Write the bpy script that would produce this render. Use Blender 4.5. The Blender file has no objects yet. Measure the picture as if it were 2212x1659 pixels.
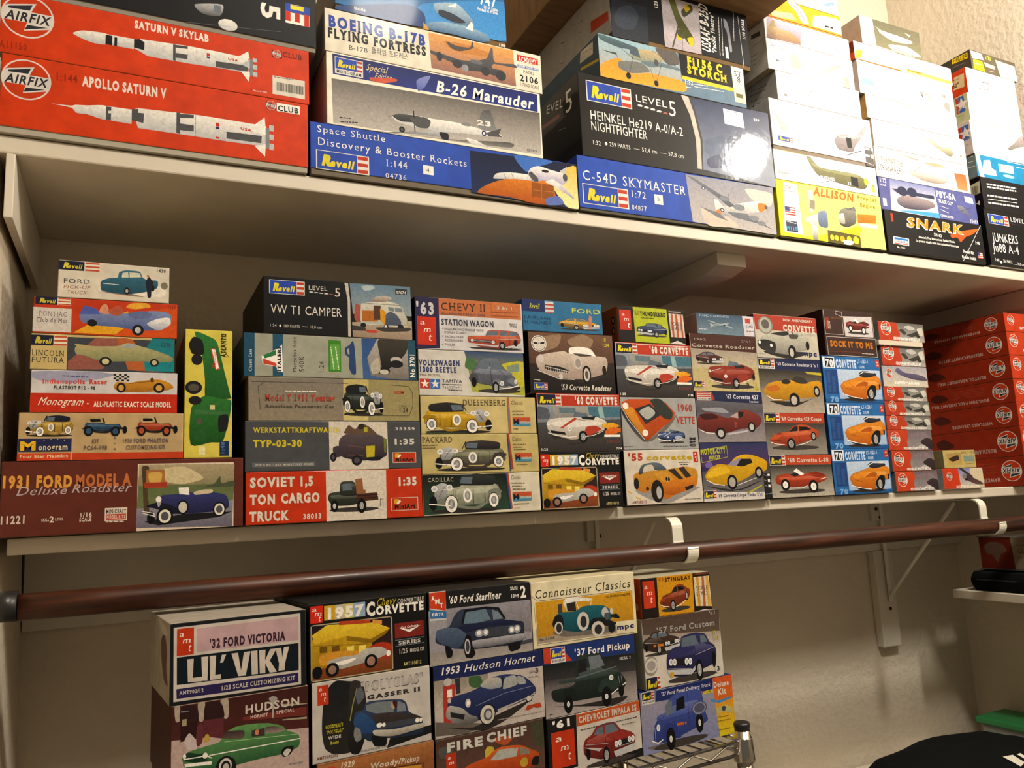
import bpy, bmesh, math, random
from mathutils import Vector, Matrix
from mathutils.geometry import tessellate_polygon
random.seed(7)
C = bpy.context.scene.collection
SC = bpy.context.scene
D = 1.1          # metres from the lens to the front edge of the upper shelf
CZ = 1.35         # lens height above the floor
def W(x, y, z): return Vector((x*D, y*D, CZ + z*D))
# ---------------------------------------------------------------- camera
cd = bpy.data.cameras.new('camera'); cam = bpy.data.objects.new('camera', cd); C.objects.link(cam)
cd.sensor_width = 36; cd.lens = 1725.38/2212*36; cd.clip_start = .02
ax = [(0.90126542, 0.02269464, 0.43267261), (-0.43060974, 0.15735798, 0.88871464), (-0.04791543, -0.98728082, 0.15159384)]
m = Matrix.Identity(4)
for i in range(3):
    m[i][0] = ax[i][0]; m[i][1] = -ax[i][1]; m[i][2] = -ax[i][2]
m.translation = Vector((0, 0, CZ)); cam.matrix_world = m
SC.camera = cam
# ---------------------------------------------------------------- light and exposure
SC.view_settings.view_transform = 'Standard'; SC.view_settings.look = 'None'
SC.view_settings.gamma = 1; SC.view_settings.exposure = 0.0; SC.view_settings.use_curve_mapping = False
wd = bpy.data.worlds.new('world'); SC.world = wd; wd.use_nodes = True
wd.node_tree.nodes['Background'].inputs[0].default_value = (1, .85, .65, 1); wd.node_tree.nodes['Background'].inputs[1].default_value = .13
def lamp(name, kind, loc, power, col, size, rot=None):
    d = bpy.data.lights.new(name, kind); d.energy = power; d.color = col
    if kind == 'POINT': d.shadow_soft_size = size
    else: d.shape = 'DISK'; d.size = size
    o = bpy.data.objects.new(name, d); o.location = loc
    if rot is not None: o.rotation_euler = (rot - Vector(loc)).to_track_quat('-Z', 'Y').to_euler()
    C.objects.link(o); return o
lamp('closet_bulb', 'POINT', W(1.6, .34, .97), 41, (1, .95, .87), .05)
lamp('room_ceiling_light', 'POINT', W(.72, -.28, 1.62), 92, (1, .95, .86), .11)
# ---------------------------------------------------------------- helpers
def tag(o, label=None, cat=None, group=None, kind=None):
    if label: o['label'] = label
    if cat: o['category'] = cat
    if group: o['group'] = group
    if kind: o['kind'] = kind
    return o
def lin(h):
    def f(c):
        c /= 255
        return c/12.92 if c <= .04045 else ((c+.055)/1.055)**2.4
    return tuple(f(int(h[i:i+2], 16)) for i in (0, 2, 4))
PAL = dict(k='0d0d10', K='1a1a1e', w='e8e2d6', W='eee8de', g='808080', G='4a4a4c', d='2a2a2c', r='c02a12', R='7a1f14',
 o='e07a1c', O='b8500f', y='f0d020', Y='c9a227', b='2444a4', B='141f5c', c='d8c890', n='4a2a1a', s='b8b8b8', S='6a7078',
 M='5c6874', L='c8c8c8')
PAL['0007'] = '6a625a'; PAL['0008'] = '3a3430'; PAL['0009'] = '2a2624'
def hexof(t, par=None):
    if par and t in ('1', '2', '3'): t = par[int(t)-1]
    if t in PAL: return PAL[t]
    if len(t) == 3: return ''.join(a*2 for a in t)
    return t
def mat(name, base=(.8, .8, .8), rough=.5, metal=0, spec=.5):
    m = bpy.data.materials.new(name); m.use_nodes = True
    b = m.node_tree.nodes['Principled BSDF']
    b.inputs['Base Color'].default_value = (*base, 1); b.inputs['Roughness'].default_value = rough
    b.inputs['Metallic'].default_value = metal; b.inputs['Specular IOR Level'].default_value = spec
    return m, m.node_tree, b
def nnode(nt, t, **k):
    n = nt.nodes.new(t)
    for a, v in k.items():
        if a in n.inputs: n.inputs[a].default_value = v
        else: setattr(n, a, v)
    return n
def add_noise(nt, b, c1, c2, scale, detail=4, sc3=(1, 1, 1), bump=0, bscale=None, bdist=.002):
    tc = nnode(nt, 'ShaderNodeTexCoord'); mp = nnode(nt, 'ShaderNodeMapping'); mp.inputs['Scale'].default_value = sc3
    nt.links.new(tc.outputs['Object'], mp.inputs[0])
    no = nnode(nt, 'ShaderNodeTexNoise', Scale=scale, Detail=detail); nt.links.new(mp.outputs[0], no.inputs['Vector'])
    cr = nnode(nt, 'ShaderNodeValToRGB'); cr.color_ramp.elements[0].color = (*c1, 1); cr.color_ramp.elements[1].color = (*c2, 1)
    cr.color_ramp.elements[0].position = .3; cr.color_ramp.elements[1].position = .7
    nt.links.new(no.outputs['Fac'], cr.inputs[0]); nt.links.new(cr.outputs[0], b.inputs['Base Color'])
    if bump:
        n2 = nnode(nt, 'ShaderNodeTexNoise', Scale=bscale or scale*4, Detail=5); nt.links.new(tc.outputs['Object'], n2.inputs['Vector'])
        bp = nnode(nt, 'ShaderNodeBump', Strength=bump, Distance=bdist); nt.links.new(n2.outputs['Fac'], bp.inputs['Height'])
        nt.links.new(bp.outputs[0], b.inputs['Normal'])
def print_mat(name, rough, coat=0, wav=0, pic=0):
    m, nt, b = mat(name, rough=rough, spec=.08 if wav else .13)
    at = nnode(nt, 'ShaderNodeAttribute'); at.attribute_name = 'Col'
    tc = nnode(nt, 'ShaderNodeTexCoord')
    no = nnode(nt, 'ShaderNodeTexNoise', Scale=55, Detail=5); nt.links.new(tc.outputs['Object'], no.inputs['Vector'])
    mr = nnode(nt, 'ShaderNodeMapRange'); mr.inputs['From Min'].default_value = .3; mr.inputs['From Max'].default_value = .7
    mr.inputs['To Min'].default_value = .86; mr.inputs['To Max'].default_value = 1.12
    if pic:
        no.inputs['Scale'].default_value = 210; no.inputs['Detail'].default_value = 7; no.inputs['Distortion'].default_value = .8
        mr.inputs['To Min'].default_value = .84; mr.inputs['To Max'].default_value = 1.14
    nt.links.new(no.outputs['Fac'], mr.inputs['Value'])
    mx = nnode(nt, 'ShaderNodeVectorMath', operation='SCALE')
    nt.links.new(at.outputs['Color'], mx.inputs[0]); nt.links.new(mr.outputs[0], mx.inputs['Scale'])
    nt.links.new(mx.outputs[0], b.inputs['Base Color'])
    b.inputs['Coat Weight'].default_value = coat; b.inputs['Coat Roughness'].default_value = .07
    if wav:
        n2 = nnode(nt, 'ShaderNodeTexNoise', Scale=22, Detail=3); nt.links.new(tc.outputs['Object'], n2.inputs['Vector'])
        bp = nnode(nt, 'ShaderNodeBump', Strength=.25, Distance=.002); nt.links.new(n2.outputs['Fac'], bp.inputs['Height'])
        nt.links.new(bp.outputs[0], b.inputs['Coat Normal'])
    return m
M_PRINT = print_mat('printed_card', .5, .05)
M_GLOSS = print_mat('shrink_wrapped_card', .45, .45, 1)
M_PIC = print_mat('printed_picture', .5, .05, pic=1)
M_TRAY, nt, b = mat('plain_card_tray', rough=.8, spec=.2)
at = nnode(nt, 'ShaderNodeAttribute'); at.attribute_name = 'Col'; nt.links.new(at.outputs['Color'], b.inputs['Base Color'])
M_SHELF, nt, b = mat('painted_shelf_board', rough=.45)
add_noise(nt, b, (.60, .53, .425), (.69, .615, .495), 9, bump=.15, bscale=60, bdist=.0006)
M_WALL, nt, b = mat('textured_wall_paint', rough=.8, spec=.2)
add_noise(nt, b, (.60, .52, .40), (.66, .58, .455), 3, bump=.85, bscale=70, bdist=.004)
M_TRIM, nt, b = mat('painted_cleat', rough=.5)
add_noise(nt, b, (.62, .565, .47), (.68, .62, .52), 8, bump=.1, bscale=80, bdist=.0005)
M_FLOOR, nt, b = mat('carpet_floor', rough=.95)
add_noise(nt, b, (.20, .17, .13), (.27, .23, .18), 60)
M_METAL = mat('white_enamel_metal', (.78, .74, .62), .28)[0]
M_CHROME = mat('chrome_wire', (.62, .60, .58), .16, 1)[0]
M_CAP = mat('black_plastic', (.015, .015, .015), .35)[0]
M_DARK = mat('dark_cloth', (.005, .006, .006), .9, spec=.08)[0]
M_SCREW = mat('dark_screw', (.05, .04, .03), .5, .6)[0]
M_GREEN = mat('green_plastic_lid', (.02, .25, .07), .4)[0]
M_BIN = mat('frosted_bin', (.25, .26, .25), .35)[0]
M_CARTON, nt, b = mat('corrugated_carton', rough=.85, spec=.15)
add_noise(nt, b, (.19, .105, .05), (.26, .15, .07), 14, sc3=(1, 6, 1), bump=.2, bscale=90, bdist=.0006)
M_ROD, nt, b = mat('varnished_wood_rod', rough=.40, spec=.32)
add_noise(nt, b, (.003, .0015, .001), (.10, .026, .010), 90, detail=8, sc3=(.07, 1, 1), bump=.05, bscale=60)
b.inputs['Coat Weight'].default_value = .06

def link(name, me, m, parent=None, loc=(0, 0, 0)):
    o = bpy.data.objects.new(name, me); C.objects.link(o)
    if m is not None: me.materials.append(m)
    o.location = loc
    if parent: o.parent = parent
    return o
def empty(name, loc, rz=0):
    o = bpy.data.objects.new(name, None); C.objects.link(o); o.location = loc; o.rotation_euler = (0, 0, rz)
    o.empty_display_size = .02
    return o
def boxmesh(name, lo, hi, bev=0, seg=2):
    bm = bmesh.new(); r = bmesh.ops.create_cube(bm, size=1)
    for v in bm.verts:
        v.co = Vector([lo[i] + (v.co[i]+.5)*(hi[i]-lo[i]) for i in range(3)])
    if bev: bmesh.ops.bevel(bm, geom=bm.edges[:], offset=bev, segments=seg, affect='EDGES', profile=.5)
    me = bpy.data.meshes.new(name); bm.to_mesh(me); bm.free(); return me
def bx(name, lo, hi, m, parent=None, bev=.002):
    """box given by world corners, origin at its base centre"""
    lo, hi = Vector(lo), Vector(hi)
    c = Vector(((lo.x+hi.x)/2, (lo.y+hi.y)/2, lo.z))
    base = parent.matrix_basis.translation if parent else Vector((0, 0, 0))
    me = boxmesh(name, lo-c, hi-c, bev)
    return link(name, me, m, parent, c-base)
def paint(me, fn):
    a = me.color_attributes.new('Col', 'FLOAT_COLOR', 'CORNER')
    d = []
    for p in me.polygons:
        c = fn(p)
        for _ in p.loop_indices: d += [*c, 1]
    a.data.foreach_set('color', d)
def tube(name, pts, r, m, parent=None, seg=10, caps=True, radii=None, loc=(0, 0, 0)):
    bm = bmesh.new(); rings = []
    pts = [Vector(p) for p in pts]
    for i, p in enumerate(pts):
        t = (pts[min(i+1, len(pts)-1)] - pts[max(i-1, 0)]).normalized()
        a = t.orthogonal().normalized() if i == 0 else (pa - t*pa.dot(t)).normalized()
        pa = a; b_ = t.cross(a); rr = radii[i] if radii else r
        rings.append([bm.verts.new(p + (a*math.cos(k*math.tau/seg) + b_*math.sin(k*math.tau/seg))*rr) for k in range(seg)])
    for i in range(len(rings)-1):
        for k in range(seg):
            f = bm.faces.new([rings[i][k], rings[i][(k+1) % seg], rings[i+1][(k+1) % seg], rings[i+1][k]]); f.smooth = True
    if caps: bm.faces.new(rings[0][::-1]); bm.faces.new(rings[-1])
    me = bpy.data.meshes.new(name); bm.to_mesh(me); bm.free()
    return link(name, me, m, parent, loc)
def strip(name, prof, x0, x1, t, m, parent=None):
    """flat metal strap: profile points (y,z), swept from x0 to x1, thickness t"""
    bm = bmesh.new(); rows = []
    P = [Vector((0, *p)) for p in prof]
    for i, p in enumerate(P):
        d = (P[min(i+1, len(P)-1)] - P[max(i-1, 0)]).normalized(); n = Vector((0, -d.z, d.y))
        rows.append([bm.verts.new((x, p.y + n.y*s, p.z + n.z*s)) for x, s in ((x0, -t/2), (x1, -t/2), (x1, t/2), (x0, t/2))])
    for a, b_ in zip(rows, rows[1:]):
        for k in range(4): bm.faces.new([a[k], a[(k+1) % 4], b_[(k+1) % 4], b_[k]])
    bm.faces.new(rows[0][::-1]); bm.faces.new(rows[-1])
    bmesh.ops.recalc_face_normals(bm, faces=bm.faces)
    me = bpy.data.meshes.new(name); bm.to_mesh(me); bm.free(); return link(name, me, m, parent)

# ---------------------------------------------------------------- setting
BACK = 1.306
def struct(o): o['kind'] = 'structure'; return o
ZF, ZC = -CZ/D, 1.72
struct(bx('floor', W(-1.6, -1.8, ZF-.05), W(1.85, 1.35, ZF), M_FLOOR, bev=0))
struct(bx('ceiling', W(-1.6, -1.8, ZC), W(1.85, 1.35, ZC+.05), M_WALL, bev=0))
struct(bx('wall_back', W(-1.6, BACK, ZF), W(1.85, BACK+.05, ZC), M_WALL, bev=0))
struct(bx('wall_right', W(1.80, -1.8, ZF), W(1.85, BACK, ZC), M_WALL, bev=0))
def leftwall():
    # closet side wall, slightly out of plumb
    bm = bmesh.new()
    z0, z1 = ZF, .42
    xa, xb = -.1235, -.139
    vs = []
    for y in (.62, BACK):
        for (x, z) in ((-.30, z0), (xa+.005, z0), (xa, -.10), (xb, z1), (-.30, z1)):
            vs.append(bm.verts.new(W(x, y, z)))
    a, b_ = vs[:5], vs[5:]
    bm.faces.new(a); bm.faces.new(b_[::-1])
    for k in range(5): bm.faces.new([a[k], b_[k], b_[(k+1) % 5], a[(k+1) % 5]])
    bmesh.ops.recalc_face_normals(bm, faces=bm.faces)
    me = bpy.data.meshes.new('wall_left'); bm.to_mesh(me); bm.free()
    return link('wall_left', me, M_WALL)
struct(leftwall())
# cleats
struct(bx('trim_1', W(-.130, 1.003, .345), W(-.121, BACK, .4205), M_TRIM, bev=.001))
struct(bx('trim_2', W(1.780, 1.0, .382), W(1.80, BACK, .4205), M_TRIM, bev=.001))
t3 = struct(bx('trim_3', W(-.122, 1.288, -.135), W(1.80, BACK, -.0275), M_TRIM, bev=.001))
t4 = struct(bx('trim_4', W(1.497, 1.286, -.343), W(1.552, BACK, -.1355), M_TRIM, bev=.003))
t5 = struct(bx('trim_5', W(.762, 1.281, -.070), W(.800, 1.2885, -.0275), M_TRIM, bev=.001))
t6 = struct(bx('trim_6', W(1.497, 1.281, -.070), W(1.552, 1.2885, -.0275), M_TRIM, bev=.001))
def screw(par, x, y, z):
    p = W(x, y, z) - par.location
    o = tube('screw', [p + Vector((0, .001, 0)), p - Vector((0, .0025, 0))], .0042, M_SCREW, par, 10)
for par, x, y, z in ((t5, .782, 1.281, -.043), (t5, .787, 1.281, -.061), (t6, 1.512, 1.281, -.044), (t6, 1.522, 1.281, -.063), (t4, 1.527, 1.286, -.262)):
    screw(par, x, y, z)

# shelves
sh = bx('shelf_board', W(-.30, 1.006, .4215), W(1.795, 1.304, .4430), M_SHELF, bev=.0025)
tag(sh, 'upper white painted shelf board with worn front edge, carrying the big aircraft kits', 'shelf')
sh = bx('shelf_board', W(-.1175, 1.052, -.0270), W(1.795, 1.287, -.0083), M_SHELF, bev=.0025)
tag(sh, 'middle white painted shelf board carrying the car kits above the wooden rod', 'shelf')
# wooden support arm under the upper shelf
arm = empty('shelf_support_arm', W(.950, 1.15, .3905)); tag(arm, 'white painted wooden arm under the upper shelf, above the middle boxes', 'bracket')
def armesh():
    bm = bmesh.new(); prof = [(1.047, .4210), (1.306, .4210), (1.306, .3905), (1.085, .3905), (1.047, .3985)]
    rows = [[bm.verts.new(W(x, y, z) - arm.location) for y, z in prof] for x in (.918, .982)]
    bm.faces.new(rows[0]); bm.faces.new(rows[1][::-1])
    for k in range(5): bm.faces.new([rows[0][k], rows[1][k], rows[1][(k+1) % 5], rows[0][(k+1) % 5]])
    bmesh.ops.recalc_face_normals(bm, faces=bm.faces)
    me = bpy.data.meshes.new('beam'); bm.to_mesh(me); bm.free(); return link('beam', me, M_SHELF, arm)
armesh()

# closet rod
RY, RZ, RR = 1.020, -.0810, .0143
rod = empty('closet_rod', W(.8, RY, RZ-RR)); tag(rod, 'long brown varnished wooden closet rod running below the middle shelf', 'rod')
rl = rod.location
tube('pole', [W(-.100 + 1.89*i/24, RY, RZ) - rl for i in range(25)], RR*D, M_ROD, rod, 28)
tube('end_socket', [W(-.1225, RY, RZ+.002) - rl, W(-.101, RY, RZ+.002) - rl], RR*D*1.12, M_CAP, rod, 20)
# rod and shelf brackets
for x, lab in ((.782, 'white metal rod bracket hooking the brown rod, the one nearer the middle of the shelf'), (1.525, 'white metal rod bracket hooking the brown rod at the far right')):
    br = empty('rod_bracket', W(x, 1.28, -.20)); tag(br, lab, 'bracket')
    L = lambda x_, y, z: W(x_, y, z) - br.location
    hw = .0100
    p = lambda y, z: (L(0, y, z).y, L(0, y, z).z)
    xx = (L(x-hw, 0, 0).x, L(x+hw, 0, 0).x)
    prof = [p(1.279, -.0305), p(1.08, -.0300)] + [p(1.056 - .016*math.sin(a), -.0455 + .0155*math.cos(a)) for a in [k*math.pi/12 for k in range(7)]]
    prof += [p(1.040, -.065)]
    R2 = RR + .0022
    prof += [p(RY + R2*math.cos(a), RZ - R2*math.sin(a)) for a in [k*math.pi/14 - .15 for k in range(0, 17)]]
    prof += [p(RY - R2 - .001, RZ + .006)]
    # smooth the corner behind the rod
    strip('hook_strap', prof, xx[0], xx[1], .0028, M_METAL, br)
    strip('wall_plate', [p(1.2795, -.032), p(1.2795, -.245)], L(x-.004, 0, 0).x, L(x+.004, 0, 0).x, .003, M_METAL, br)
    tube('brace', [L(x, 1.277, -.232), L(x, 1.10, -.036)], .0042, M_METAL, br, 8)

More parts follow.
